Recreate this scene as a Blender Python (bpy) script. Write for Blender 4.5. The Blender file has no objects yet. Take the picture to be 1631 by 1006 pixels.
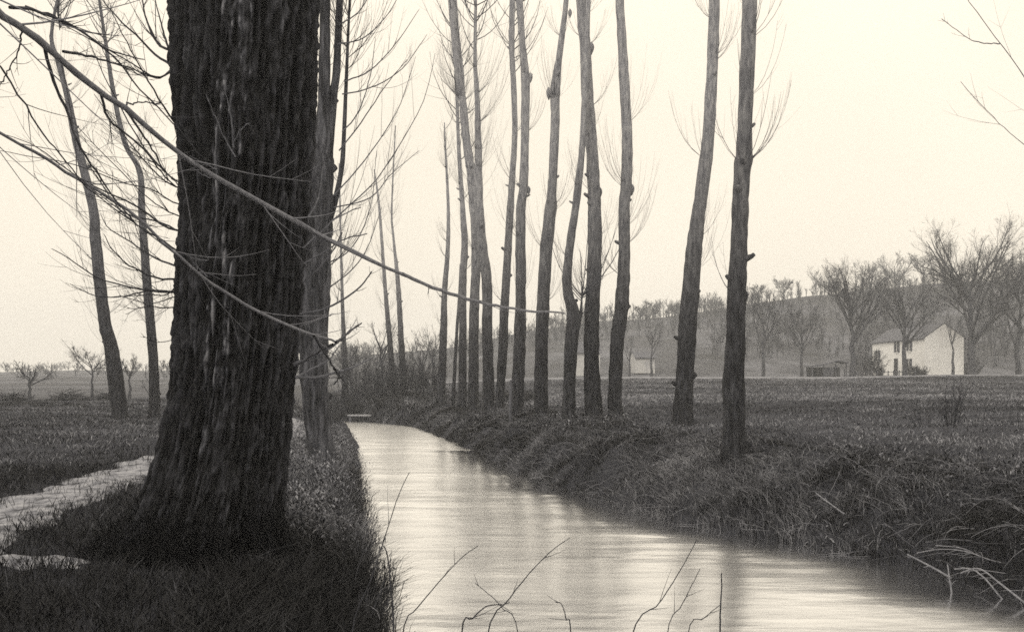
import bpy, math, random
import numpy as np
random.seed(7); RNG = np.random.default_rng(7)
SC = bpy.context.scene
COL = SC.collection
F, CX, HY, EYE = 1750.0, 815.5, 600.0, 2.0      # focal length, centre and horizon (1631-px frame), eye above water

# ------------------------------------------------------------------ noise
def _h(i, j, k, s):
    n = (i.astype(np.int64)*374761393 + j.astype(np.int64)*668265263 + k.astype(np.int64)*2147483647 + s*974634721) & 0xffffffff
    n = ((n ^ (n >> 13))*1274126177) & 0xffffffff
    n = ((n ^ (n >> 15))*2246822519) & 0xffffffff
    return ((n ^ (n >> 16)) & 0xffffff)/float(0xffffff)
def noise(x, y, z=0.0, s=0):
    x, y, z = np.broadcast_arrays(np.asarray(x, float), np.asarray(y, float), np.asarray(z, float))
    i, j, k = np.floor(x), np.floor(y), np.floor(z)
    u, v, w = x-i, y-j, z-k
    u = u*u*(3-2*u); v = v*v*(3-2*v); w = w*w*(3-2*w)
    L = lambda a, b, t: a+(b-a)*t
    c = [[[_h(i+a, j+b, k+d, s) for d in (0, 1)] for b in (0, 1)] for a in (0, 1)]
    return L(L(L(c[0][0][0], c[1][0][0], u), L(c[0][1][0], c[1][1][0], u), v),
             L(L(c[0][0][1], c[1][0][1], u), L(c[0][1][1], c[1][1][1], u), v), w)*2-1
def fbm(x, y, z=0.0, s=0, o=3):
    r, a, f = 0, .5, 1.
    for q in range(o):
        r = r + a*noise(np.asarray(x)*f, np.asarray(y)*f, np.asarray(z)*f, s+q*17); a *= .5; f *= 2.03
    return r
def sstep(x, a, b):
    t = np.clip((np.asarray(x, float)-a)/(b-a), 0, 1); return t*t*(3-2*t)

# ------------------------------------------------------------------ the lie of the land
RIGHT = np.array([(12, -40), (9.5, -14), (7.6, -4), (6.2, 2), (5.7, 6), (5.0, 8.75), (4.75, 10.1), (4.24, 11.7), (3.5, 13.1), (2.75, 14.5), (2.0, 16.6), (.67, 21.2), (-1.33, 31.25), (-2.8, 38.9), (-4.1, 44.6), (-6.3, 48.3), (-8.8, 51), (-11, 58), (-13, 72), (-17, 100), (-24, 150), (-34, 240)])
LEFT = np.array([(7, -40), (5.6, -14), (4.6, -4), (3.6, 0), (2.4, 2), (1.3, 3.3), (.2, 4.2), (-.55, 5.0), (-.88, 6.6), (-1.12, 8.6), (-1.72, 12), (-2.3, 16), (-3.15, 21.9), (-4.6, 32), (-5.9, 40), (-7.3, 45), (-10.3, 49), (-13.2, 58), (-15.3, 72), (-19.5, 100), (-27, 150), (-38, 240)])
def seg_dist(x, y, P):
    d = np.full(x.shape, 1e9)
    for (ax, ay), (bx, by) in zip(P[:-1], P[1:]):
        t = np.clip(((x-ax)*(bx-ax)+(y-ay)*(by-ay))/((bx-ax)**2+(by-ay)**2), 0, 1)
        d = np.minimum(d, np.hypot(x-ax-t*(bx-ax), y-ay-t*(by-ay)))
    return d
def river(x, y):
    """signed distance to the water's edge (negative in the river) and which bank"""
    x, y = np.broadcast_arrays(np.asarray(x, float), np.asarray(y, float))
    dr, dl = seg_dist(x, y, RIGHT), seg_dist(x, y, LEFT)
    xr, xl = np.interp(y, RIGHT[:, 1], RIGHT[:, 0]), np.interp(y, LEFT[:, 1], LEFT[:, 0])
    inside = (x < xr) & (x > xl)
    d = np.where(inside, -np.minimum(dr, dl), np.minimum(dr, dl))
    return d, dr < dl
def ground_z(x, y, detail=True):
    x, y = np.broadcast_arrays(np.asarray(x, float), np.asarray(y, float))
    d, right = river(x, y)
    d = d + .30*fbm(x*.9, y*.9, 0, 5, 3)*np.clip(1-np.abs(d)/3, 0, 1)
    zr = np.interp(d, [0, .25, .7, 1.4, 2.4, 4, 8, 15, 40], [-.03, .27, .54, .72, .86, .95, 1.06, 1.15, 1.2])
    zr = zr + .62*sstep(y, 38, 118)*sstep(d, 2, 25) + .25*sstep(x/np.maximum(y, 1), .28, .42)*sstep(y, 88, 104)
    zl = np.interp(d, [0, .12, .35, .8, 1.6, 3, 40], [-.03, .28, .47, .6, .66, .64, .66])
    z = np.where(right, zr, zl)
    z = np.where(d < 0, np.maximum(-.03+d*.7, -.7), z)
    if detail:
        z = z + np.where(right, (.46*fbm(x*1.25, y*1.25, 0, 6, 3)+.22*fbm(x*.5, y*.5, 0, 9, 2))*np.clip(d/.5, 0, 1)*np.clip(1-d/4.5, 0, 1), 0)
        z = z + np.where(d > 0, (.06*fbm(x*.7, y*.7, 0, 1)+.10*fbm(x*.17, y*.17, 0, 2))*np.clip(d, 0, 1), 0)
    return z
def hit(px, py):
    """the point of the ground seen at a place of the photograph"""
    D = np.concatenate([np.arange(3, 60, .05), np.arange(60, 200, .25)])
    X, Z = (px-CX)/F*D, EYE-(py-HY)/F*D
    i = np.argmax(Z <= ground_z(X, D))
    return float(X[i]), float(D[i]), float(ground_z(X[i], D[i]))
def at(px, py, D):
    return np.array([(px-CX)/F*D, D, EYE-(py-HY)/F*D])

# ------------------------------------------------------------------ mesh helpers
def mesh_np(name, V, Q, m, parent=None, smooth=True, tone=None):
    V = np.asarray(V, np.float32).reshape(-1, 3); Q = np.asarray(Q, np.int32)
    me = bpy.data.meshes.new(name)
    me.vertices.add(len(V)); me.vertices.foreach_set('co', V.ravel())
    n = Q.shape[1]
    me.loops.add(Q.size); me.loops.foreach_set('vertex_index', Q.ravel())
    me.polygons.add(len(Q)); me.polygons.foreach_set('loop_start', np.arange(0, Q.size, n, dtype=np.int32))
    me.polygons.foreach_set('use_smooth', np.full(len(Q), smooth))
    if tone is not None:
        a = me.attributes.new('tone', 'FLOAT', 'POINT'); a.data.foreach_set('value', np.asarray(tone, np.float32).ravel())
    me.update(calc_edges=True); me.validate()
    me.materials.append(m)
    o = bpy.data.objects.new(name, me); COL.objects.link(o)
    if parent: o.parent = parent
    return o
def tag(o, label=None, cat=None, group=None, kind=None):
    if label: o['label'] = label
    if cat: o['category'] = cat
    if group: o['group'] = group
    if kind: o['kind'] = kind
    return o
def empty(name, loc, label, cat, group=None):
    o = bpy.data.objects.new(name, None); COL.objects.link(o); o.location = loc
    o.empty_display_size = .2
    return tag(o, label, cat, group)
class TB:
    """collects tubes; builds them as one mesh (coordinates relative to origin)"""
    def __init__(s): s.V = []; s.Q = []; s.n = 0
    def add(s, P, R, S=4):
        P = np.asarray(P, float); R = np.asarray(R, float)
        if P.ndim == 2: P = P[None]; R = R[None]
        N, K, _ = P.shape
        if N == 0: return s
        T = np.gradient(P, axis=1); T /= np.linalg.norm(T, axis=2, keepdims=True)+1e-12
        d = T.mean(1); ax = np.eye(3)[np.argmin(np.abs(d), axis=1)]
        ref = np.cross(d, ax)[:, None, :]
        U = ref-(ref*T).sum(2, keepdims=True)*T; U /= np.linalg.norm(U, axis=2, keepdims=True)+1e-12
        W = np.cross(T, U)
        a = np.arange(S)*2*np.pi/S
        V = P[:, :, None]+R[:, :, None, None]*(U[:, :, None]*np.cos(a)[None, None, :, None]+W[:, :, None]*np.sin(a)[None, None, :, None])
        idx = np.arange(N*K*S).reshape(N, K, S)
        A, B = idx[:, :-1], idx[:, 1:]
        Q = np.stack([A, np.roll(A, -1, 2), np.roll(B, -1, 2), B], -1).reshape(-1, 4)
        s.V.append(V.reshape(-1, 3)); s.Q.append(Q+s.n); s.n += N*K*S
        return s
    def build(s, name, m, parent=None, origin=(0, 0, 0), smooth=True):
        return mesh_np(name, np.concatenate(s.V)-np.asarray(origin, float), np.concatenate(s.Q), m, parent, smooth)
def spline(P, n):
    """Catmull-Rom through the rows of P, n samples"""
    P = np.asarray(P, float); m = len(P)
    t = np.linspace(0, m-1, n); i = np.minimum(t.astype(int), m-2); f = (t-i)[:, None]
    g = lambda k: P[np.clip(k, 0, m-1)]
    a, b, c, d = g(i-1), g(i), g(i+1), g(i+2)
    return .5*((2*b)+(c-a)*f+(2*a-5*b+4*c-d)*f*f+(3*b-a-3*c+d)*f**3)
def grow(p0, d0, L, K=6, curl=.1, wob=.12, up=(0, 0, 1)):
    """N shoots of K points each, bending towards `up`"""
    p = np.array(p0, float); d = np.array(d0, float); d /= np.linalg.norm(d, axis=1, keepdims=True)+1e-9
    out = [p.copy()]; L = np.asarray(L, float)
    c = np.broadcast_to(np.asarray(curl, float), L.shape)
    for q in range(K-1):
        d = d+c[:, None]*np.asarray(up)+RNG.normal(0, wob, d.shape)
        d /= np.linalg.norm(d, axis=1, keepdims=True)+1e-9
        p = p+d*(L/(K-1))[:, None]; out.append(p.copy())
    return np.stack(out, 1)
def offshoots(P, R, per, t0=.15, t1=.95, ang=(.5, 1.0), ratio=(.25, .6), K=5, curl=.12, wob=.045, rr=.55, rmin=.0025, power=1.0):
    """children shoots along the given polylines"""
    N, K0, _ = P.shape
    if N == 0 or per <= 0: return np.zeros((0, K, 3)), np.zeros((0, K))
    M = int(N*per); who = np.arange(M) % N
    t = t0+(t1-t0)*RNG.random(M)**power
    f = t*(K0-1); i = np.minimum(f.astype(int), K0-2); w = (f-i)[:, None]
    A, B = P[who, i], P[who, i+1]
    p = A*(1-w)+B*w; tan = B-A; tan /= np.linalg.norm(tan, axis=1, keepdims=True)+1e-9
    q = RNG.normal(size=(M, 3)); q -= (q*tan).sum(1, keepdims=True)*tan; q /= np.linalg.norm(q, axis=1, keepdims=True)+1e-9
    a = RNG.uniform(*ang, M)[:, None]
    Lp = np.linalg.norm(np.diff(P, axis=1), axis=2).sum(1)[who]
    L = Lp*RNG.uniform(*ratio, M)*(1.15-.7*t)
    C = grow(p, tan*np.cos(a)+q*np.sin(a), L, K, curl, wob)
    r0 = np.maximum((R[who, i]*(1-w[:, 0])+R[who, i+1]*w[:, 0])*rr, rmin)
    return C, r0[:, None]*np.linspace(1, .3, K)[None]

# ------------------------------------------------------------------ materials (all procedural, monochrome print tones)
def g3(v):
    k = max(0., 1-v/.5)
    return (v*(1-.045*k), v, v*(1+.24*k), 1)
def new_mat(name):
    m = bpy.data.materials.new(name); m.use_nodes = True
    nt = m.node_tree; b = nt.nodes['Principled BSDF']
    b.inputs['Specular IOR Level'].default_value = .25
    return m, nt, b
def ramp(nt, fac, stops):
    r = nt.nodes.new('ShaderNodeValToRGB'); e = r.color_ramp.elements
    while len(e) < len(stops): e.new(.5)
    for q, (p, v) in zip(e, stops): q.position = p; q.color = g3(v)
    nt.links.new(fac, r.inputs[0]); return r.outputs[0]
def tex(nt, scale, detail=6, rough=.6, stretch=(1, 1, 1), coord='Object'):
    c = nt.nodes.new('ShaderNodeTexCoord'); mp = nt.nodes.new('ShaderNodeMapping'); n = nt.nodes.new('ShaderNodeTexNoise')
    mp.inputs['Scale'].default_value = stretch
    nt.links.new(c.outputs[coord], mp.inputs[0]); nt.links.new(mp.outputs[0], n.inputs[0])
    n.inputs['Scale'].default_value = scale; n.inputs['Detail'].default_value = detail; n.inputs['Roughness'].default_value = rough
    return n.outputs[0]
def bump(nt, b, h, strength=.5, dist=.02):
    n = nt.nodes.new('ShaderNodeBump'); n.inputs['Strength'].default_value = strength; n.inputs['Distance'].default_value = dist
    nt.links.new(h, n.inputs['Height']); nt.links.new(n.outputs[0], b.inputs['Normal'])
def mathn(nt, op, a, b_):
    n = nt.nodes.new('ShaderNodeMath'); n.operation = op
    for k, q in enumerate((a, b_)):
        if isinstance(q, (int, float)): n.inputs[k].default_value = q
        else: nt.links.new(q, n.inputs[k])
    return n.outputs[0]
def mat_noise(name, stops, scale, stretch=(1, 1, 1), rough=.9, bs=.4, bd=.02, detail=6):
    m, nt, b = new_mat(name); n = tex(nt, scale, detail, .65, stretch)
    nt.links.new(ramp(nt, n, stops), b.inputs['Base Color']); b.inputs['Roughness'].default_value = rough
    bump(nt, b, n, bs, bd); return m
def mat_tone(name, stops, rough=.9, scale=25, mixv=.3):
    """colour follows the 'tone' each blade or bark ridge was given, plus fine noise"""
    m, nt, b = new_mat(name)
    a = nt.nodes.new('ShaderNodeAttribute'); a.attribute_name = 'tone'
    n = tex(nt, scale, 5, .7)
    f = mathn(nt, 'ADD', a.outputs['Fac'], mathn(nt, 'MULTIPLY', mathn(nt, 'SUBTRACT', n, .5), mixv))
    nt.links.new(ramp(nt, f, stops), b.inputs['Base Color']); b.inputs['Roughness'].default_value = rough
    bump(nt, b, n, .4, .01); return m
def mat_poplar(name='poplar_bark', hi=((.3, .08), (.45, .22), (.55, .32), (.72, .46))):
    """rough dark bark at the foot, paler upward, backlit halation painted into the colour"""
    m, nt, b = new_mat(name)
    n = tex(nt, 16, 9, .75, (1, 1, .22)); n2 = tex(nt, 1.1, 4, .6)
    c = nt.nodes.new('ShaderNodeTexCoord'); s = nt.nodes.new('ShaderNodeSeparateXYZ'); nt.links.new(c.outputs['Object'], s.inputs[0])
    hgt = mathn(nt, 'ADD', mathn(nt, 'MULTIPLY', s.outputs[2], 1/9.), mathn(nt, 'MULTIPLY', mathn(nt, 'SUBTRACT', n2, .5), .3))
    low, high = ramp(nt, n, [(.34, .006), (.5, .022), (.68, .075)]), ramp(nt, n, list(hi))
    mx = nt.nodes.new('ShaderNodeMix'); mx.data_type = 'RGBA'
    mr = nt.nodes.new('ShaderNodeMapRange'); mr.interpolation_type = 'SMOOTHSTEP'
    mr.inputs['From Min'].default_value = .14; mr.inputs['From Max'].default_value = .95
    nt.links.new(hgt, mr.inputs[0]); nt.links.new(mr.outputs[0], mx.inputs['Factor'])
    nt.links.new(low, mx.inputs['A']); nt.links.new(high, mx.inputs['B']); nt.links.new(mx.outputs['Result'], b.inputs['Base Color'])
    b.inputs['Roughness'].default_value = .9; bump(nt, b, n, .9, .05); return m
def mat_ground():
    m, nt, b = new_mat('meadow')
    big, mid, fin = tex(nt, .05, 4, .6, (.35, 1.3, 1)), tex(nt, .8, 6, .7), tex(nt, 18, 6, .75)
    f = mathn(nt, 'ADD', mathn(nt, 'MULTIPLY', big, .45), mathn(nt, 'ADD', mathn(nt, 'MULTIPLY', mid, .3), mathn(nt, 'MULTIPLY', fin, .25)))
    nt.links.new(ramp(nt, f, [(.33, .016), (.5, .045), (.58, .07), (.7, .12)]), b.inputs['Base Color'])
    b.inputs['Roughness'].default_value = 1; b.inputs['Specular IOR Level'].default_value = .05
    bump(nt, b, mathn(nt, 'ADD', mid, fin), .8, .06); return m
def mat_water():
    m, nt, b = new_mat('river_water'); nt.nodes.remove(b)
    out = nt.nodes['Material Output']
    w1 = tex(nt, 1.0, 5, .62, (.9, 2.4, 1)); w2 = tex(nt, .5, 3, .5, (.7, 1.8, 1))
    h = mathn(nt, 'ADD', mathn(nt, 'MULTIPLY', w1, .6), mathn(nt, 'MULTIPLY', w2, 2.2))
    zone = ramp(nt, tex(nt, .16, 3, .5, (1, 1.3, 1)), [(.38, .25), (.62, 1.)])
    bp = nt.nodes.new('ShaderNodeBump'); bp.inputs['Strength'].default_value = .38; bp.inputs['Distance'].default_value = .10
    at_ = nt.nodes.new('ShaderNodeAttribute'); at_.attribute_name = 'tone'
    nt.links.new(mathn(nt, 'MULTIPLY', mathn(nt, 'MULTIPLY', h, zone), at_.outputs['Fac']), bp.inputs['Height'])
    gl = nt.nodes.new('ShaderNodeBsdfGlossy'); nt.links.new(mathn(nt, 'ADD', mathn(nt, 'MULTIPLY', at_.outputs['Fac'], .17), .07), gl.inputs['Roughness']); gl.inputs['Color'].default_value = (1, 1, 1, 1)
    df = nt.nodes.new('ShaderNodeBsdfDiffuse'); df.inputs['Color'].default_value = g3(.12)
    fr = nt.nodes.new('ShaderNodeFresnel'); fr.inputs['IOR'].default_value = 1.5
    fac = mathn(nt, 'MINIMUM', mathn(nt, 'ADD', mathn(nt, 'MULTIPLY', fr.outputs[0], .45), .72), 1.)
    mx = nt.nodes.new('ShaderNodeMixShader')
    nt.links.new(fac, mx.inputs[0]); nt.links.new(df.outputs[0], mx.inputs[1]); nt.links.new(gl.outputs[0], mx.inputs[2])
    for q in (gl, df): nt.links.new(bp.outputs[0], q.inputs['Normal'])
    nt.links.new(mx.outputs[0], out.inputs['Surface']); return m
M = dict(
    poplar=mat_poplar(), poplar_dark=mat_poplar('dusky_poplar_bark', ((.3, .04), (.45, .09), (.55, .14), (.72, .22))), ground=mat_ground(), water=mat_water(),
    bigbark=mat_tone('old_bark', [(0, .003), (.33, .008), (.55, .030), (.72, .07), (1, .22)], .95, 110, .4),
    bark2=mat_noise('furrowed_bark', [(.34, .012), (.5, .048), (.66, .13)], 13, (1, 1, .15), bs=1., bd=.06, detail=9),
    twig=mat_noise('dark_twig', [(.3, .022), (.7, .06)], 12),
    twig_mid=mat_noise('grey_twig', [(.3, .06), (.7, .14)], 10),
    twig_pale=mat_noise('pale_branch_bark', [(.3, .09), (.7, .21)], 30, (1, 1, 1)),
    dead=mat_noise('bleached_dead_wood', [(.3, .10), (.7, .26)], 20),
    fartwig=mat_noise('far_twig', [(.3, .03), (.7, .08)], 2),
    grass=mat_tone('grass_blades', [(0, .005), (.4, .021), (.7, .075), (1, .26)], .8, 8, .25),
    leaf=mat_tone('bramble_leaves', [(0, .012), (.5, .05), (.85, .13), (1, .24)], .7, 8, .2),
    path=mat_noise('trodden_path', [(.36, .035), (.45, .13), (.55, .23), (.72, .33)], 7., (1, .45, 1), bs=.8, bd=.03, detail=10),
    road=mat_noise('chalky_road', [(.3, .07), (.7, .24)], .5),
    hill=mat_noise('hill_pasture', [(.36, .02), (.5, .05), (.64, .11)], .08, (1, .6, 2), bs=.6, bd=1., detail=8),
    plaster=mat_noise('limewashed_wall', [(.25, .72), (.5, .86), (.75, .92)], .9, bs=.2, bd=.03),
    grey_plaster=mat_noise('stained_plaster', [(.25, .28), (.5, .45), (.75, .55)], .9, bs=.2, bd=.03),
    roof=mat_noise('weathered_tiles', [(.3, .055), (.7, .13)], 2.5, (1, 1, 3), bs=.6, bd=.05),
    dark=mat_noise('dark_pane', [(.3, .012), (.7, .03)], 3, rough=.3),
    shut=mat_noise('painted_shutter', [(.3, .06), (.7, .11)], 4),
    wood=mat_noise('weathered_wood', [(.3, .05), (.7, .12)], 6, (1, 1, .3)),
    plank=mat_noise('bleached_plank', [(.3, .18), (.7, .34)], 6, (.3, 1, 1)),
)

# ------------------------------------------------------------------ ground, river, path, road, hill
def grid_quads(r, c):
    i = np.arange(r*c).reshape(r, c)
    return np.stack([i[:-1, :-1], i[:-1, 1:], i[1:, 1:], i[1:, :-1]], -1).reshape(-1, 4)
ys = np.concatenate([np.linspace(-25, 3, 60)[:-1], np.linspace(3, 30, 250)[:-1], np.linspace(30, 70, 140)[:-1], np.geomspace(70, 640, 90)])
u = np.linspace(-1, 1, 480); u = np.sign(u)*np.abs(u)**1.6
W = 16+1.05*np.clip(ys, 0, None); off = np.interp(ys, [-25, 0, 50, 200], [4, 1, -1, 0])
X = off[:, None]+u[None]*W[:, None]; Y = np.repeat(ys[:, None], 480, 1)
tag(mesh_np('ground', np.stack([X, Y, ground_z(X, Y)-.15*sstep(Y, 150, 170)], -1), grid_quads(len(ys), 480), M['ground']), kind='structure')
yy = np.concatenate([np.linspace(-38, 0, 20)[:-1], np.linspace(0, 60, 160)[:-1], np.linspace(60, 63, 6)])
xl, xr = np.interp(yy, LEFT[:, 1], LEFT[:, 0])-1.2, np.interp(yy, RIGHT[:, 1], RIGHT[:, 0])+1.0
s = np.linspace(0, 1, 24)
xx_ = xl[:, None]+(xr-xl)[:, None]*s; dR_ = seg_dist(xx_, np.repeat(yy[:, None], 24, 1), RIGHT); SLACK = sstep(dR_+.35*noise(yy*.6, 2.2, 0, 4)[:, None], .1, 1.5)*.93+.07
SLACK = np.where(yy[:, None] > 30, 1, SLACK)
tag(mesh_np('river', np.stack([xl[:, None]+(xr-xl)[:, None]*s, np.repeat(yy[:, None], 24, 1), np.zeros((len(yy), 24))], -1), grid_quads(len(yy), 24), M['water'], tone=SLACK), kind='structure')

PATH = spline([(-3.2, 2), (-4.1, 6), (-4.6, 9.6), (-5.05, 12.8), (-5.5, 17.2), (-5.35, 20.5), (-4.75, 23.5), (-5.6, 29), (-8, 38), (-11, 48)], 420)
def path_half(i, side): return .52+.18*noise(i*.055, side*7.3, 0, 31)+.18*noise(i*.25, side*3.1, 0, 32)
pt = np.gradient(PATH, axis=0); pn = np.stack([pt[:, 1], -pt[:, 0]], 1); pn /= np.linalg.norm(pn, axis=1, keepdims=True)
ii = np.arange(len(PATH)); wl, wr = path_half(ii, 1.), path_half(ii, 2.)
cs = np.linspace(0, 1, 19)
XY = PATH[:, None]+pn[:, None]*(-wl[:, None]+(wl+wr)[:, None]*cs[None])[..., None]
pz = ground_z(XY[..., 0], XY[..., 1])+.04+.035*fbm(XY[..., 0]*5, XY[..., 1]*2.2, 0, 8)-.06*(np.abs(cs-.5)*2)**6
tag(mesh_np('path', np.concatenate([XY, pz[..., None]], -1), grid_quads(len(PATH), 19), M['path']), kind='structure')
def path_dist(x, y): return seg_dist(np.asarray(x, float), np.asarray(y, float), PATH[::8])
# a worn bare patch beside the path
ccx, ccy, _ = hit(58, 900)
a = np.linspace(0, 2*np.pi, 49)[:-1]; rr = np.linspace(0, 1, 7)
rad = (.30+.26*noise(np.cos(a)*2.4, np.sin(a)*2.4, 0, 3))
PX = ccx+rr[:, None]*(rad*1.0*np.cos(a))[None]; PY = ccy+rr[:, None]*(rad*.62*np.sin(a))[None]
q = np.arange(7*48).reshape(7, 48); Q = np.stack([q[:-1], np.roll(q[:-1], -1, 1), np.roll(q[1:], -1, 1), q[1:]], -1).reshape(-1, 4)
tag(mesh_np('path', np.stack([PX, PY, ground_z(PX, PY)+.035+.03*fbm(PX*6, PY*3, 0, 8)-.06*rr[:, None]**6], -1), Q, M['path']), kind='structure')

RD = spline([(-8, 109), (8, 112), (30, 115), (46, 120), (70, 127), (110, 134), (170, 140)], 160)
rdz = ground_z(RD[:, 0], RD[:, 1], False)
prof = [(-3.2, -.35), (-2.3, .12), (0, .2), (2.2, .15), (3.2, -.3)]
V = np.stack([np.stack([RD[:, 0], RD[:, 1]+o_, rdz+h_+.05*noise(RD[:, 0]*.15, o_*1., 0, 4)], -1) for o_, h_ in prof], 1)
tag(mesh_np('road', V, grid_quads(160, 5), M['road']), kind='structure')

CREST = np.array([(-900, 594), (-300, 596), (0, 592), (120, 589), (280, 590), (420, 583), (540, 566), (700, 556), (830, 532), (900, 521), (960, 512), (1050, 504), (1150, 489), (1200, 480), (1300, 468), (1400, 459), (1500, 450), (1631, 444), (2000, 436), (2700, 440)], float)
def hill_z(px, D):
    """height of the valley side; px is the bearing, D the distance"""
    px, D = np.broadcast_arrays(np.asarray(px, float), np.asarray(D, float))
    Dc = np.interp(px, [0, 500, 900], [330, 300, 255]); D0 = np.interp(px, [0, 400, 700, 2000], [64, 80, 128, 152])
    zb = np.interp(px, [0, 450, 900], [1.05, 1.05, 1.7])
    zc = EYE+(HY-np.interp(px, CREST[:, 0], CREST[:, 1]))/F*Dc
    t = np.clip((D-D0)/(Dc-D0), 0, 1)
    z = zb-.3+(zc-zb+.3)*(t**1.25)*(1-.0*t)
    z = z-1.4*(1-sstep(D, D0-12, D0+1))
    return z-.02*np.clip(D-Dc, 0, None)+np.clip(t*4, 0, 1)*(1.1*fbm(px/F*D*.03, D*.03, 0, 41)+.25*fbm(px/F*D*.15, D*.15, 0, 42))*sstep(px, 500, 900)
pxs = np.linspace(-900, 2700, 220); ds = np.concatenate([np.linspace(52, 270, 90)[:-1], np.geomspace(270, 600, 20)])
D = np.repeat(ds[:, None], 220, 1); PXg = np.repeat(pxs[None], len(ds), 0)
hz = hill_z(PXg, D)
tag(mesh_np('hill', np.stack([(PXg-CX)/F*D, D, hz], -1), grid_quads(len(ds), 220), M['hill']), kind='structure')
def on_hill(px, D): return ((px-CX)/F*D, D, float(hill_z(px, D)))

# ------------------------------------------------------------------ trees with a traced trunk
def bark_trunk(P, R, S, seed, amp, freq=9., stretch=.16, rings=None):
    """one lumpy, furrowed trunk through P with radii R"""
    K = rings or max(12, int(np.linalg.norm(np.diff(P, axis=0), axis=1).sum()/.085))
    C = spline(np.column_stack([P, R]), K); c, r = C[:, :3], np.maximum(C[:, 3], .004)
    a = np.arange(S)*2*np.pi/S
    zz = c[:, 2][:, None]; cosA, sinA = np.cos(a)[None], np.sin(a)[None]
    fr = np.abs(noise(cosA*r[:, None]*freq*2+seed, sinA*r[:, None]*freq*2, zz*freq*stretch*2, seed))
    lump = .09*fbm(cosA*1.3+seed, sinA*1.3, zz*.8, seed+3)+.05*fbm(cosA*2+seed, sinA*2, zz*2.6, seed+4)+.07*np.clip(noise(cosA*1.4+seed, sinA*1.4, zz*3.1, seed+6)-.35, 0, 1)*2
    rad = r[:, None]*(1+lump*1.2)+amp*np.clip(r[:, None]/.2, 0, 1)*(fr-.3)
    V = np.stack([c[:, 0][:, None]+rad*cosA, c[:, 1][:, None]+rad*sinA, np.repeat(zz, S, 1)], -1)
    i = np.arange(K*S).reshape(K, S); A, B = i[:-1], i[1:]
    return V.reshape(-1, 3), np.stack([A, np.roll(A, -1, 1), np.roll(B, -1, 1), B], -1).reshape(-1, 4)
def px_points(prof, D, top=None, flare=1.25, lean=0.):
    P = [at(x, y, D) for x, y, w in prof]; R = [w/2*D/F for x, y, w in prof]
    z0 = P[0][2]
    P.insert(0, P[0]+np.array([0, 0, -.25])); R.insert(0, R[0]*flare)
    if top:
        a, b = P[-2], P[-1]; sl = (b-a)[:2]/max(.2, (b-a)[2]); n = 4
        for k in range(1, n+1):
            z = b[2]+(top-b[2])*k/n
            P.append(np.array([b[0]+sl[0]*(z-b[2])*.6, b[1]+.1*k, z])); R.append(R[len(prof)]*(1-k/n)**.8+.012)
    P = np.array(P); P[:, 1] += lean*(P[:, 2]-z0)
    return P, np.array(R)
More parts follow.
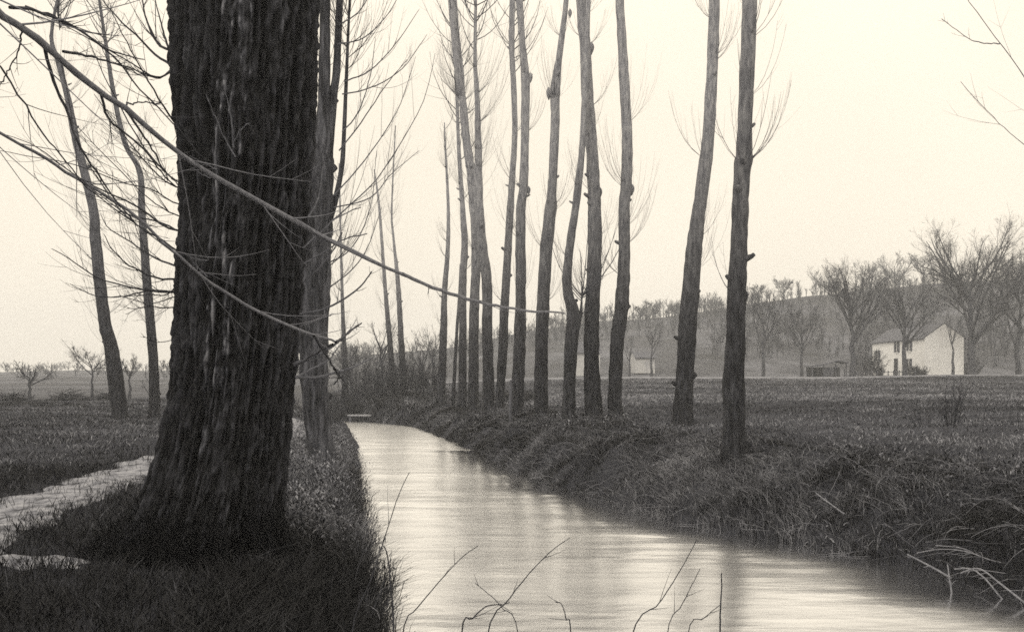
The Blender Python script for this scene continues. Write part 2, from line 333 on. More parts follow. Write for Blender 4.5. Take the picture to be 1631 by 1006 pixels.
def traced_tree(name, prof, label, group, top=None, D=None, stems=(), clusters=14, shoots=6, slen=(.5, 1.4), matk='poplar', tw='twig_mid', knobs=(), seed=1, crown_n=13, amp=.02, clz=None, low=.25, twr=.0036):
    x, y, z = hit(prof[0][0], prof[0][1])
    if D: x, y = (prof[0][0]-CX)/F*D, D; z = float(ground_z(x, y))
    D = y
    root = empty(name, (x, y, z), label, 'tree', group); O = np.array([x, y, z])
    P, R = px_points(prof, D, top)
    V, Q = bark_trunk(P, R, 40 if R[1] > .12 else 16, seed, amp*1.6)
    parts = [(V, Q)]; n = len(V); polys = [(P, R)]
    for st in stems:
        p, r = px_points(st, D+.05, top*.9 if top and st[-1][1] < 50 else None, 1.)
        p = p[1:]; r = r[1:]
        v, qd = bark_trunk(p, r, 14, seed+5, amp*.7); parts.append((v, qd+n)); n += len(v); polys.append((p, r))
    for kx, ky, kw in knobs:
        c = at(kx, ky, D); rk = kw/2*D/F*.85
        p = np.array([c+np.array([0, .0, -3.*rk]), c+np.array([0, 0, -1.3*rk]), c, c+np.array([0, 0, 1.1*rk]), c+np.array([0, 0, 2.*rk])])
        v, qd = bark_trunk(p, rk*np.array([.1, .8, 1, .7, .05]), 14, seed+9, .015, rings=12); parts.append((v, qd+n)); n += len(v)
    rg = np.random.default_rng(seed*7+1); T0 = spline(np.column_stack([P, R]), 160)     # broken stubs and branch scars
    for k in range(5 if R[1] > .1 else 2):
        c = T0[int(rg.uniform(25, 110))]; a_ = rg.uniform(0, 6.283); o_ = np.array([math.cos(a_), math.sin(a_), .25]); rk = max(.012, c[3]*rg.uniform(.15, .32)); Ls = c[3]+rg.uniform(.03, .14)
        st_b = TB().add(np.array([c[:3]+o_*Ls*f for f in (.5, .85, 1., 1.02)])+np.array([[0, 0, 0], [0, 0, .01], [0, 0, .03], [0, 0, .03]]), rk*np.array([1.7, 1.15, .9, .05]), 9)
        parts.append((st_b.V[0], st_b.Q[0]+n)); n += len(st_b.V[0])
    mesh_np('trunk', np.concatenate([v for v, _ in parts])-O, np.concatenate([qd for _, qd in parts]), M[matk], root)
    # epicormic shoots in whorls along the trunk, twigs of the crown above
    tb = TB()
    for p, r in polys:
        k = max(2, int(clusters*(1 if p is polys[0][0] else .5)))
        T = spline(np.column_stack([p, r]), 200)
        h = T[-1, 2]-T[0, 2]
        zs = T[0, 2]+h*(low+(.98-low)*RNG.random(k)) if clz is None else np.array([at(0, cy, D)[2] for cy in clz])
        idx = np.searchsorted(T[:, 2], zs).clip(0, 199)
        sh_ = int(shoots*1.8); who = np.repeat(idx, sh_); N = len(who)
        ang = np.repeat(RNG.uniform(0, 2*np.pi, len(idx)), sh_)+RNG.normal(0, .6, N)
        out = np.stack([np.cos(ang), np.sin(ang), np.full(N, .15)], 1)
        p0 = T[who, :3]+out*T[who, 3][:, None]*.9
        L = RNG.uniform(*slen, N)*1.2
        G = grow(p0, out+np.array([0, 0, .35]), L, 7, .36, .03)
        Rg = (RNG.uniform(.7, 1.3, N)*twr)[:, None]*np.linspace(1, .35, 7)[None]
        tb.add(G, Rg, 3)
        C, Rc = offshoots(G, Rg, 2.2, ang=(.3, .7), ratio=(.25, .5), curl=.2, rmin=twr*.4); tb.add(C, Rc, 3)
        if top and top > 8:
            m = crown_n; idx = (200*(.78+.2*RNG.random(m))).astype(int)
            ang = RNG.uniform(0, 2*np.pi, m); out = np.stack([np.cos(ang), np.sin(ang), RNG.uniform(.3, .9, m)], 1)
            G = grow(T[idx, :3], out, RNG.uniform(1.2, 2.8, m), 8, .22, .05); Rg = RNG.uniform(.010, .022, m)[:, None]*np.linspace(1, .2, 8)[None]
            tb.add(G, Rg, 4); C, Rc = offshoots(G, Rg, 5, ang=(.4, .8), ratio=(.25, .5)); tb.add(C, Rc, 3)
    tb.build('crown', M[tw], root, O)
    return root, O, polys

ROW = 'poplars in a row on the far bank'
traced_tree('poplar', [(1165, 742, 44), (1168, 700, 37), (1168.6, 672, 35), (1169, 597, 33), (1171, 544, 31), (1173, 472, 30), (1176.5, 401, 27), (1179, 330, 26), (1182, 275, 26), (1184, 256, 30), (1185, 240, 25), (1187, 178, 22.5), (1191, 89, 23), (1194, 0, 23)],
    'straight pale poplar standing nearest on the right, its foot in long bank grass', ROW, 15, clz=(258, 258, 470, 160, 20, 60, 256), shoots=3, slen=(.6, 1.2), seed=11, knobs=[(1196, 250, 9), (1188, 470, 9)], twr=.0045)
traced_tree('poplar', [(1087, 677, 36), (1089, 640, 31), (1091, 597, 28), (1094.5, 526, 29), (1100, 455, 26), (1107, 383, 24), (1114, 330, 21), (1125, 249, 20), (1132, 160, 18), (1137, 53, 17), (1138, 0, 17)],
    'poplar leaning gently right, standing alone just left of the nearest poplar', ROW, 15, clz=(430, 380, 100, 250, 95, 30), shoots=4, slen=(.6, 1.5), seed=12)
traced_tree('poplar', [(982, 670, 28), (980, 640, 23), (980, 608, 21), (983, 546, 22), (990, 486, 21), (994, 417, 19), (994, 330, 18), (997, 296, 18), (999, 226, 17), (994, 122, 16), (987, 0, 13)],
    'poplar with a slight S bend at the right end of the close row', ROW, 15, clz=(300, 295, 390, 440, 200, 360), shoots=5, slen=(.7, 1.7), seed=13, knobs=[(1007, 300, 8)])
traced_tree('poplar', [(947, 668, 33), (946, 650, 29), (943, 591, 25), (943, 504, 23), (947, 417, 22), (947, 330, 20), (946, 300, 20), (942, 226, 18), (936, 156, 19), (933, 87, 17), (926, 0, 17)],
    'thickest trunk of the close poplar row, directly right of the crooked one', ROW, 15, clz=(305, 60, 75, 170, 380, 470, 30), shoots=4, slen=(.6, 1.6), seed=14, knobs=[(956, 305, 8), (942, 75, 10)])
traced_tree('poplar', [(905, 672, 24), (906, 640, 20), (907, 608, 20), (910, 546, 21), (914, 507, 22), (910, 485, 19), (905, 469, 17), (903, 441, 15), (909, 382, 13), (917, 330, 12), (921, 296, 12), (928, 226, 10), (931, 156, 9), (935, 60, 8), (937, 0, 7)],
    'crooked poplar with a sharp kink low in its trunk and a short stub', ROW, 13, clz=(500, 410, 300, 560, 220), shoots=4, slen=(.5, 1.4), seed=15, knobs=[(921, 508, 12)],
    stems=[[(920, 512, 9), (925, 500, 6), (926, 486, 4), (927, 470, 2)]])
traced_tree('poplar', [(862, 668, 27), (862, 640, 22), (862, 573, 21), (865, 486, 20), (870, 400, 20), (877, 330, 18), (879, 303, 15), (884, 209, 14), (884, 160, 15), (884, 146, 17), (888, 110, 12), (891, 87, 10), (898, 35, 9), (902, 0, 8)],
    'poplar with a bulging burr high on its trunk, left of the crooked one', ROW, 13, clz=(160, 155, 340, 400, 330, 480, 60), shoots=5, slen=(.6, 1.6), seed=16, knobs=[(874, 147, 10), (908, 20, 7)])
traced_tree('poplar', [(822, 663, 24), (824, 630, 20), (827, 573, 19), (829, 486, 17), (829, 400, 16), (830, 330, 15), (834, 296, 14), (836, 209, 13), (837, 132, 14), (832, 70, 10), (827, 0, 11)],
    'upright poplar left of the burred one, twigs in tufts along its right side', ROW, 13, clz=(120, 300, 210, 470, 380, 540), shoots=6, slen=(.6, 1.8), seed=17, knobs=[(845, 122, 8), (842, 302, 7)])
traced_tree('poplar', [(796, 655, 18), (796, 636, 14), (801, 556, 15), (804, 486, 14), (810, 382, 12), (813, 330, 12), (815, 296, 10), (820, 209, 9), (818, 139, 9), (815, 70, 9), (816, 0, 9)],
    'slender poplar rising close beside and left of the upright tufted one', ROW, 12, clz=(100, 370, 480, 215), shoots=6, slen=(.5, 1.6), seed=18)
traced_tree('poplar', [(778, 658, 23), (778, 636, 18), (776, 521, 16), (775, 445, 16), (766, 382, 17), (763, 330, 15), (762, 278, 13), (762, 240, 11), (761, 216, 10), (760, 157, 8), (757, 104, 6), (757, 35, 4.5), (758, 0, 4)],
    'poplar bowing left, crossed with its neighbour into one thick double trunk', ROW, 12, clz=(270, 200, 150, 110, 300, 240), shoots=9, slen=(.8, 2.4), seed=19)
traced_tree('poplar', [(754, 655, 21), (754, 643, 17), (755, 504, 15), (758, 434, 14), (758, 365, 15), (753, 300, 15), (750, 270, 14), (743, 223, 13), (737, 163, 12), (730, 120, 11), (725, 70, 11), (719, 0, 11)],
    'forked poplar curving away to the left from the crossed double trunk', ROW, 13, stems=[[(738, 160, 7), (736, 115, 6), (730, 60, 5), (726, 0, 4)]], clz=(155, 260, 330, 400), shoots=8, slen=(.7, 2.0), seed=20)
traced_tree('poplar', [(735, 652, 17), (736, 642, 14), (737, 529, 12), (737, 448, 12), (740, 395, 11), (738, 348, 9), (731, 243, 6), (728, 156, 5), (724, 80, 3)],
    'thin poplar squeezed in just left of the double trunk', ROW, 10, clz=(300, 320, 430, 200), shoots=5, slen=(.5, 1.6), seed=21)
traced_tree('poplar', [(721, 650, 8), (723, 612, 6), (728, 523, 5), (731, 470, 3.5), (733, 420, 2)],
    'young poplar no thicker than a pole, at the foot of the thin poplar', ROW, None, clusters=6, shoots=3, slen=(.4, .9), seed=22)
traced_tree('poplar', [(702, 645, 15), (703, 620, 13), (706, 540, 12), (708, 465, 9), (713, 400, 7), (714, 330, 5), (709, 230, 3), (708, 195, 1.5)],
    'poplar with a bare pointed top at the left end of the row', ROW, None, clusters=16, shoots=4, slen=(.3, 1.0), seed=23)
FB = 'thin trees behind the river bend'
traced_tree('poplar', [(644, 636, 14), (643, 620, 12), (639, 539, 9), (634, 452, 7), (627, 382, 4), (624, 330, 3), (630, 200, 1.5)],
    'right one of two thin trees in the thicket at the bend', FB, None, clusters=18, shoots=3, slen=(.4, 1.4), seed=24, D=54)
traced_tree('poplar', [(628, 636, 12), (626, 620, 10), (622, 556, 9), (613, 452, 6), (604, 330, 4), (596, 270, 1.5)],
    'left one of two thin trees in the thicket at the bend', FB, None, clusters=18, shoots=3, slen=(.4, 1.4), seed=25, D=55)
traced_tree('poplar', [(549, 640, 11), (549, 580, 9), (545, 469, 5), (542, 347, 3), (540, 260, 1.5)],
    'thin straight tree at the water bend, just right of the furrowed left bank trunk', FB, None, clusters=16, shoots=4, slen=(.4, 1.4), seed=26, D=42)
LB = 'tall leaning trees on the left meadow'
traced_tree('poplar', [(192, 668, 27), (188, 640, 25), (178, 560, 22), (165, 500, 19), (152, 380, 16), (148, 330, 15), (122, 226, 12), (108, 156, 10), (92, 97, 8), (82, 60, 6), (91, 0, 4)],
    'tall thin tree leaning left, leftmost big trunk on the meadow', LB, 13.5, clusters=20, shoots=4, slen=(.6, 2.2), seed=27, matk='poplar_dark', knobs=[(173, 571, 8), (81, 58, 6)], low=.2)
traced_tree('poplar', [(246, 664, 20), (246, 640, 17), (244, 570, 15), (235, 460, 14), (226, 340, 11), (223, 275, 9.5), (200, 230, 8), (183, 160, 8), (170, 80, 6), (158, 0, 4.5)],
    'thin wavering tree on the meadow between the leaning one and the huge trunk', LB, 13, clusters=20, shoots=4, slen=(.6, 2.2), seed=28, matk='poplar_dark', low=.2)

# ------------------------------------------------------------------ second tree of the left bank
r2, O2, pol2 = traced_tree('poplar', [(513, 748, 50), (512, 725, 44), (508, 690, 41), (503, 640, 42), (500, 560, 45), (499, 450, 52), (504, 340, 50), (510, 270, 44), (513, 235, 30), (516, 170, 21), (517, 100, 18), (518, 0, 16)],
    'furrowed grey trunk forking high, half hidden behind the huge dark trunk', None, 12, D=16.2, matk='bark2', tw='twig',
    stems=[[(516, 262, 26), (523, 225, 19), (530, 160, 14), (536, 110, 12), (541, 0, 11)], [(524, 352, 12), (535, 315, 10), (545, 260, 8), (549, 190, 6.5), (553, 90, 5), (557, 0, 4)]],
    clusters=22, shoots=5, slen=(.6, 2.0), seed=41, amp=.035, low=.2, twr=.004)
def side_branch(root, O, pts, D0, D1, r0, r1, mk, per=5, name='branch', ratio=(.2, .45), per2=2, K=16, curl=.1):
    n = len(pts); dd = np.linspace(D0, D1, n)
    P = spline([at(x, y, d) for (x, y), d in zip(pts, dd)], K); R = np.linspace(1, 0, K)**.8*(r0-r1)+r1
    P[1:-1] += RNG.normal(0, .0025, (K-2, 3))
    tb = TB().add(P, R, 7)
    C, Rc = offshoots(P[None], R[None], per, ang=(.35, .8), ratio=ratio, K=7, curl=curl, wob=.03, rr=.45, rmin=.0018); tb.add(C, Rc, 4)
    if per2: C2, R2 = offshoots(C, Rc, per2, ang=(.3, .8), ratio=(.35, .7), K=5, curl=curl, wob=.03, rr=.6, rmin=.0014); tb.add(C2, R2, 3)
    return tb.build(name, M[mk], root, O)
for pts in [[(528, 352), (560, 325), (600, 285), (640, 225), (675, 160), (693, 85)], [(530, 312), (565, 275), (610, 215), (640, 160), (662, 90)],
            [(540, 240), (575, 195), (612, 140), (648, 95)], [(548, 130), (590, 112), (630, 70), (668, 15)], [(545, 150), (590, 140), (640, 110), (680, 55)],
            [(540, 70), (580, 60), (620, 20), (640, -20)], [(532, 330), (590, 315), (625, 275), (668, 240)], [(520, 420), (560, 395), (590, 330), (600, 240)],
            [(540, 40), (570, 20), (590, -10), (610, -50)], [(522, 460), (560, 430), (585, 395), (608, 330)], [(545, 210), (570, 180), (590, 120), (598, 60)]]:
    side_branch(r2, O2, pts, 16.1, 15.4+RNG.random()*1.5, .011, .003, 'twig_mid', per=7, ratio=(.2, .55), per2=2, curl=.18)

# ------------------------------------------------------------------ the huge trunk
BD = 8.5
bx, bz = at(340, 0, BD)[0], float(ground_z(at(345, 0, BD)[0], BD))
big = empty('poplar', (bx, BD, bz), 'huge dark deeply furrowed trunk filling the left foreground beside the path', 'tree'); BO = np.array([bx, BD, bz])
edge = np.array([(0, 277, 507), (100, 279, 503), (190, 281, 498), (245, 289, 494), (330, 294, 487), (400, 288, 482), (470, 285, 477), (560, 283, 470), (640, 275, 461), (700, 262, 459), (760, 246, 453), (800, 228, 450), (840, 205, 449), (900, 150, 455), (960, 95, 470)], float)
zt = np.concatenate([np.linspace(bz-.25, 5.2, 430), np.linspace(5.3, 10, 40)])
yp = HY-(zt-EYE)*F/BD
el, er = np.interp(yp, edge[:, 0], edge[:, 1]), np.interp(yp, edge[:, 0], edge[:, 2])
ker = np.exp(-(np.arange(-18, 19)/9.)**2); ker /= ker.sum()
sm = lambda q: np.convolve(np.pad(q, 18, 'edge'), ker, 'valid')
el, er = sm(el), sm(er)
cen, rad = ((el+er)/2-CX)/F*BD, (er-el)/2/F*BD
rad = rad*np.where(zt > 5.2, 1-.07*(zt-5.2), 1); cen = cen+np.where(zt > 5.2, .02*(zt-5.2), 0)
S = 460; th = np.arange(S)*2*np.pi/S
ct, st_ = np.cos(th)[None], np.sin(th)[None]; zz = zt[:, None]
wx = .5*fbm(ct*3, st_*3, zz*1.1, 77)
twist = .10*np.sin(zz*.8)
ct2, st2 = np.cos(th[None]+twist+wx*.12), np.sin(th[None]+twist+wx*.12)
rid = 1-np.abs(noise(ct2*13, st2*13, zz*2.0, 81))*2.4
rid2 = 1-np.abs(noise(ct2*27, st2*27, zz*6.5, 82))*2.2
fine = fbm(ct*34, st_*34, zz*22, 83)
low = .05*fbm(ct*1.6, st_*1.6, zz*.6, 84)+.03*fbm(ct*3, st_*3, zz*1.7, 85)
lobe = (.12*np.cos(th[None]*5+.8)+.07*np.cos(th[None]*8+2.1)+.06*fbm(ct*3, st_*3, zz*2.5, 87))*np.exp(-np.clip(zz-bz, 0, None)/.55)
brk = noise(ct2*16, st2*16, zz*9, 86)
RR = rad[:, None]*(1+low+lobe)+.034*np.clip(rid, -.6, 1)+.016*rid2+.018*fine+.010*brk-.02
V = np.stack([cen[:, None]+RR*ct, BD+RR*st_*.95, np.repeat(zz, S, 1)], -1)
tone = .26+.12*rid+.13*rid2+.30*fine+.14*brk
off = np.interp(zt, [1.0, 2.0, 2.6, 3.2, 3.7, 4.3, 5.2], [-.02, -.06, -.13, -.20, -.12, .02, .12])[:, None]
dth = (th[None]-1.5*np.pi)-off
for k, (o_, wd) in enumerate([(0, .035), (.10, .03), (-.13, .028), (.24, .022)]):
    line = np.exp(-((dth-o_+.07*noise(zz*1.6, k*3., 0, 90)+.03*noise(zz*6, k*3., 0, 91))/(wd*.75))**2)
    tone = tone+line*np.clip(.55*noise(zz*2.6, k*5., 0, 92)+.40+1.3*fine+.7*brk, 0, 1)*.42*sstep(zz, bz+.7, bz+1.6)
tone = tone+.22*np.clip(noise(ct*9, st_*9, zz*2.6, 95)-.45, 0, 1)*2
q = np.arange(len(zt)*S).reshape(len(zt), S); A, B = q[:-1], q[1:]
V_BIG = V
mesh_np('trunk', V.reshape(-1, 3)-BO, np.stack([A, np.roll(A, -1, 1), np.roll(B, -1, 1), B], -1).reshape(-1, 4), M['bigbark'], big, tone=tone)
def knob(px, py, D, w, root, O, mk, h=1.):
    c = at(px, py, D); rk = w/2*D/F
    p = np.array([c+np.array([0, 0, -1.5*rk*h]), c+np.array([0, 0, -.8*rk*h]), c, c+np.array([0, 0, .8*rk*h]), c+np.array([0, 0, 1.5*rk*h])])
    v, qd = bark_trunk(p, rk*np.array([.1, .8, 1, .75, .05]), 20, int(px), .02, rings=16)
    return mesh_np('burr', v-O, qd, M[mk], root, tone=np.full(len(v), .3))
knob(277, 92, 8.5, 22, big, BO, 'bigbark', 1.3); knob(284, 462, 8.45, 14, big, BO, 'bigbark')
L_ = [  # shoots on the left flank, outlines followed from trunk to tip
    ([(276, 82), (252, 70), (236, 40), (226, 0), (222, -40)], .018), ([(268, 78), (260, 50), (252, 20), (244, -15)], .014),
    ([(276, 105), (250, 88), (210, 50), (175, 15), (150, -20)], .017), ([(276, 108), (255, 124), (232, 118), (200, 106), (150, 92), (100, 83)], .013),
    ([(274, 112), (258, 122), (240, 120), (205, 98), (160, 72), (110, 45), (60, 20)], .011), ([(280, 198), (255, 160), (225, 110), (200, 65), (175, 10)], .012),
    ([(291, 292), (270, 280), (230, 235), (195, 175), (165, 120), (140, 60)], .011), ([(293, 300), (265, 290), (225, 250), (190, 205), (150, 150)], .010),
    ([(294, 368), (262, 360), (220, 330), (170, 305), (120, 280), (60, 235), (0, 212)], .014), ([(292, 372), (250, 352), (205, 342), (150, 305)], .012),
    ([(290, 405), (255, 380), (215, 355), (180, 320), (140, 260)], .012), ([(287, 425), (250, 412), (215, 390), (175, 365), (160, 340)], .013),
    ([(287, 445), (250, 442), (210, 425), (180, 398), (165, 372)], .014), ([(284, 465), (245, 464), (200, 455), (150, 440), (110, 412), (82, 396)], .012),
    ([(284, 466), (240, 462), (195, 472), (150, 470), (112, 452)], .011), ([(284, 470), (262, 478), (235, 486), (200, 500)], .008),
    ([(283, 488), (255, 490), (220, 480), (190, 470)], .008), ([(283, 540), (250, 545), (228, 535)], .005), ([(285, 452), (262, 470), (235, 468), (180, 474)], .009),
    ([(293, 330), (270, 318), (235, 300), (190, 290), (120, 262), (50, 250), (0, 240)], .009), ([(294, 345), (270, 338), (230, 310), (170, 250), (110, 190)], .009)]
for pts, r0 in L_:
    side_branch(big, BO, pts, 8.45, 7.6+RNG.random()*1.2, r0*.65, .002, 'twig', per=9, ratio=(.2, .55), per2=2)
R_ = [([(470, 601), (500, 601), (530, 595), (560, 585), (593, 570)], .013), ([(468, 580), (500, 568), (535, 547), (560, 525), (576, 514)], .014), ([(478, 500), (510, 494), (545, 478), (575, 455), (592, 432)], .010),
      ([(474, 600), (500, 585), (525, 572), (540, 550)], .010), ([(482, 395), (510, 370), (540, 345), (575, 330)], .006), ([(484, 420), (515, 402), (550, 380), (585, 372)], .007), ([(478, 520), (510, 508), (530, 500)], .006),
      ([(482, 450), (505, 430), (530, 400), (545, 370)], .006), ([(490, 345), (505, 320), (512, 280), (516, 230)], .010), ([(492, 300), (505, 280), (520, 250)], .006)]
for pts, r0 in R_:
    side_branch(big, BO, pts, 8.4, 8.0+RNG.random()*.8, r0, .004, 'twig_mid', per=5, ratio=(.15, .4), per2=1)
for pts in [[(375, 250), (355, 215), (340, 180), (328, 150)], [(372, 235), (366, 175), (352, 130)], [(370, 232), (385, 205), (400, 195)], [(330, 440), (310, 420), (300, 405)], [(345, 270), (320, 258), (302, 248)], [(330, 415), (310, 412), (294, 405)], [(335, 284), (318, 275), (303, 265)]]:
    side_branch(big, BO, pts, 7.97, 7.85, .006, .002, 'twig_mid', per=4, per2=1)
# crown out of the frame's top
tb = TB(); m = 14; T = np.column_stack([cen, np.full(len(zt), BD), zt])[-40:]
ang = RNG.uniform(0, 2*np.pi, m); G = grow(T[RNG.integers(20, 40, m)], np.stack([np.cos(ang), np.sin(ang), np.full(m, 1.2)], 1), RNG.uniform(3, 6, m), 9, .2, .08)
Rg = RNG.uniform(.06, .14, m)[:, None]*np.linspace(1, .15, 9)[None]; tb.add(G, Rg, 7); C, Rc = offshoots(G, Rg, 7); tb.add(C, Rc, 4); C, Rc = offshoots(C, Rc, 3); tb.add(C, Rc, 3)
tb.build('crown', M['twig'], big, BO)

# ------------------------------------------------------------------ trees whose trunks stand just outside the frame
def outside_tree(x, y, r, h, label, seed):
    z = float(ground_z(x, y)); O = np.array([x, y, z]); root = empty('bare_tree', O, label, 'tree')
    P = np.array([[x, y, z-.3], [x, y, z], [x+.05, y, z+h*.3], [x-.05, y+.05, z+h*.6], [x+.1, y, z+h]]); R = r*np.array([1.5, 1.25, 1, .8, .25])
    v, qd = bark_trunk(P, R, 24, seed, .025); mesh_np('trunk', v-O, qd, M['bark2'], root)
    return root, O
ol, OL = outside_tree(-3.75, 3.7, .17, 7.5, 'long bare branches hanging diagonally across the huge dark trunk from the upper left', 51)
def long_branch(pts, dd, rr, mk, per, first=None, ratio=(.12, .3), per2=2, K=40, ang=(.35, .75), curl=.05):
    P = [at(x, y, d) for (x, y), d in zip(pts, dd)]
    rr = list(rr)
    if first is not None: P.insert(0, np.asarray(first, float)); rr.insert(0, rr[0]*1.25)
    C = spline(np.column_stack([np.array(P), rr]), K)
    C[1:-1, :3] += RNG.normal(0, .003, (K-2, 3)); C[:, 3] *= 1+.12*noise(np.arange(K)*.9, 0, 0, K)
    tb = TB().add(C[:, :3], C[:, 3], 9)
    G, Rg = offshoots(C[None, :, :3], C[None, :, 3], per, ang=ang, ratio=ratio, K=7, curl=curl, wob=.035, rr=.32, rmin=.0022); tb.add(G, Rg, 4)
    if per2: G2, R2 = offshoots(G, Rg, per2, ang=(.35, .8), ratio=(.25, .55), K=5, curl=.04, wob=.03, rr=.6, rmin=.0016); tb.add(G2, R2, 3)
    return tb.build('branch', M[mk], ol, OL)
px2r = lambda w, d: w/2*d/F
main = [(-560, -420), (-380, -290), (-210, -160), (-60, -30), (5, 25), (60, 62), (120, 115), (200, 175), (290, 245), (390, 308), (480, 358), (560, 400), (640, 436), (700, 462), (760, 480), (820, 492), (900, 499)]
md = np.concatenate([[3.95, 4.0, 4.1], np.linspace(4.2, 8.6, len(main)-3)]); mw = [16, 15, 14, 13, 13, 12, 11, 10, 9, 8.5, 8, 7, 6.2, 5.5, 5, 4, 2.5]
long_branch(main[:13], md[:13], [px2r(w*.92, d) for w, d in zip(mw[:13], md[:13])], 'twig_pale', 14, first=(-3.7, 3.75, 4.4), ratio=(.10, .24))
long_branch(main[12:], md[12:], [px2r(w, d) for w, d in zip(mw[12:], md[12:])], 'twig_pale', 5, ratio=(.1, .2), K=20)
sec = [(-340, 60), (-200, 118), (-60, 176), (0, 212), (56, 242), (100, 271), (146, 299), (212, 341), (289, 412), (334, 448), (383, 480), (449, 514), (505, 535), (535, 545)]
sd = np.concatenate([[4.6, 5.0], np.linspace(5.4, 7.5, len(sec)-2)]); sw = [8, 7.5, 7, 6.5, 6.3, 6.1, 6, 6, 6, 6, 6, 5.6, 5.2, 4.5]
long_branch(sec, sd, [px2r(w*.82, d) for w, d in zip(sw, sd)], 'twig_pale', 16, first=(-3.72, 3.9, 3.45), ratio=(.1, .25))
for pts, w0 in [([(66, 66), (83, 122), (104, 170), (132, 243), (163, 285), (202, 341), (235, 372)], 6), ([(15, 12), (50, 14), (90, 30), (130, 52), (180, 82), (230, 95)], 6), ([(35, 45), (30, 80), (12, 115), (0, 135)], 3),
                ([(100, 82), (145, 90), (190, 104), (230, 122)], 5), ([(160, 148), (175, 190), (225, 235), (262, 280), (290, 305)], 4.5), ([(200, 176), (235, 225), (262, 270), (288, 298)], 4), ([(195, 168), (225, 163), (255, 165)], 3),
                ([(0, 105), (35, 160), (70, 215), (100, 250), (140, 300), (200, 345), (288, 412)], 3.2), ([(40, 10), (110, 40), (175, 85), (230, 150), (285, 205), (320, 248)], 4),
                ([(500, 535), (520, 565), (535, 590), (549, 606)], 5), ([(535, 545), (555, 530), (572, 517)], 4), ([(530, 548), (505, 562), (470, 582)], 4.5), ([(534, 588), (540, 600), (532, 612)], 4)]:
    d0 = float(np.interp(pts[0][0], [0, 535], [4.9, 7.4])); d1 = d0+.6
    dd = np.linspace(d0, d1, len(pts))
    long_branch(pts, dd, [px2r(w, d) for w, d in zip(np.linspace(w0, 1.6, len(pts)), dd)], 'twig', 9, K=22, ratio=(.12, .35), per2=1)
orr, OR = outside_tree(8.6, 13., .16, 8.5, 'faint thin twigs reaching in from beyond the upper right edge', 52); ol_keep = (ol, OL); ol, OL = orr, OR
for pts, w0, hz_ in [([(1760, 330), (1690, 215), (1631, 122), (1590, 65), (1545, 5), (1530, -30)], 2.2, 4.6), ([(1760, 330), (1631, 230), (1580, 185), (1530, 130)], 1.5, 4.2), ([(1592, 70), (1550, 65), (1500, 30)], 2, None)]:
    dd = np.linspace(12.9, 12.4, len(pts)); long_branch(pts, dd, [px2r(w, d) for w, d in zip(np.linspace(w0, .8, len(pts)), dd)], 'twig_pale', 5, first=None if hz_ is None else (8.55, 13., hz_), K=20)

# ------------------------------------------------------------------ bare trees of the middle distance
def crown_tree(name, pos, h, r, label, group=None, forks=7, spread=.75, clear=.25, lv=(9, 6, 4), mk='fartwig', lean=0., curl=.12, tk=.012, prune=1., cat='tree'):
    O = np.array(pos, float); root = empty(name, O, label, cat, group)
    K = 8; t = np.linspace(0, 1, K)
    P = O+np.stack([lean*h*t+.02*h*RNG.normal(size=K)*t, .02*h*RNG.normal(size=K)*t, -.2+(h*.62+.2)*t], 1); R = r*(1.25-t*.95)
    TB().add(P, R, 8).build('trunk', M[mk], root, O)
    tb = TB()
    f = clear/.62+(1-clear/.62)*RNG.random(forks)**.8; ang = np.arange(forks)*2.4+RNG.random(forks)
    i = f*(K-1); i0 = np.minimum(i.astype(int), K-2); w = (i-i0)[:, None]
    p0 = P[i0]*(1-w)+P[i0+1]*w
    G = grow(p0, np.stack([np.cos(ang)*spread, np.sin(ang)*spread, np.full(forks, 1.)], 1), h*(1.0-f*.62)*RNG.uniform(.75, 1.05, forks)*prune, 8, curl, .06)
    Rg = (r*.5*(1.2-f*.6))[:, None]*np.linspace(1, .22, 8)[None]; tb.add(G, Rg, 5)
    for q, per in enumerate(lv):
        G, Rg = offshoots(G, Rg, per, t0=.15, ang=(.35, .95), ratio=(.3, .68), K=5, curl=.07, wob=.08, rr=.5, rmin=tk*(.6**q)); tb.add(G, Rg, 3)
    tb.build('crown', M[mk], root, O)
    return root
def gpos(px, D, z=None):
    x = (px-CX)/F*D; return (x, D, max(float(ground_z(x, D)), float(hill_z(px, D))) if z is None else z)
def hgt(y0, y1, D): return (y0-y1)/F*D
HT = 'bare trees along the road'
crown_tree('bare_tree', gpos(1547, 124), hgt(598, 352, 124), .42, 'largest bare tree with a wide fan crown, right of the white house gable', HT, forks=15, spread=.9, clear=.16, curl=.06, lv=(11, 9, 6), tk=.016)
crown_tree('bare_tree', gpos(1518, 122), hgt(598, 500, 122), .17, 'small forked tree standing against the white gable wall', HT, forks=4, spread=.45, clear=.3, lv=(4, 4, 2), tk=.012)
crown_tree('bare_tree', gpos(1441, 122), hgt(598, 428, 122), .27, 'bare tree in front of the long white house wall', HT, forks=13, spread=.85, clear=.22, curl=.05, prune=.9, lv=(9, 8, 5), tk=.012)
crown_tree('bare_tree', gpos(1358, 122), hgt(600, 405, 122), .34, 'tall bare tree with a spiky top beside the low shed', HT, forks=14, spread=.8, clear=.25, curl=.05, prune=.95, lv=(9, 8, 5), tk=.012)
crown_tree('bare_tree', gpos(1277, 135), hgt(602, 475, 135), .2, 'small spreading bare tree left of the low shed', HT, forks=10, spread=1., clear=.24, lv=(9, 8, 5), tk=.015)
crown_tree('bare_tree', gpos(1216, 126), hgt(604, 462, 126), .2, 'slim bare tree just right of the nearest poplar trunk, across the field', HT, forks=9, spread=.75, clear=.3, lv=(9, 8, 5), tk=.014)
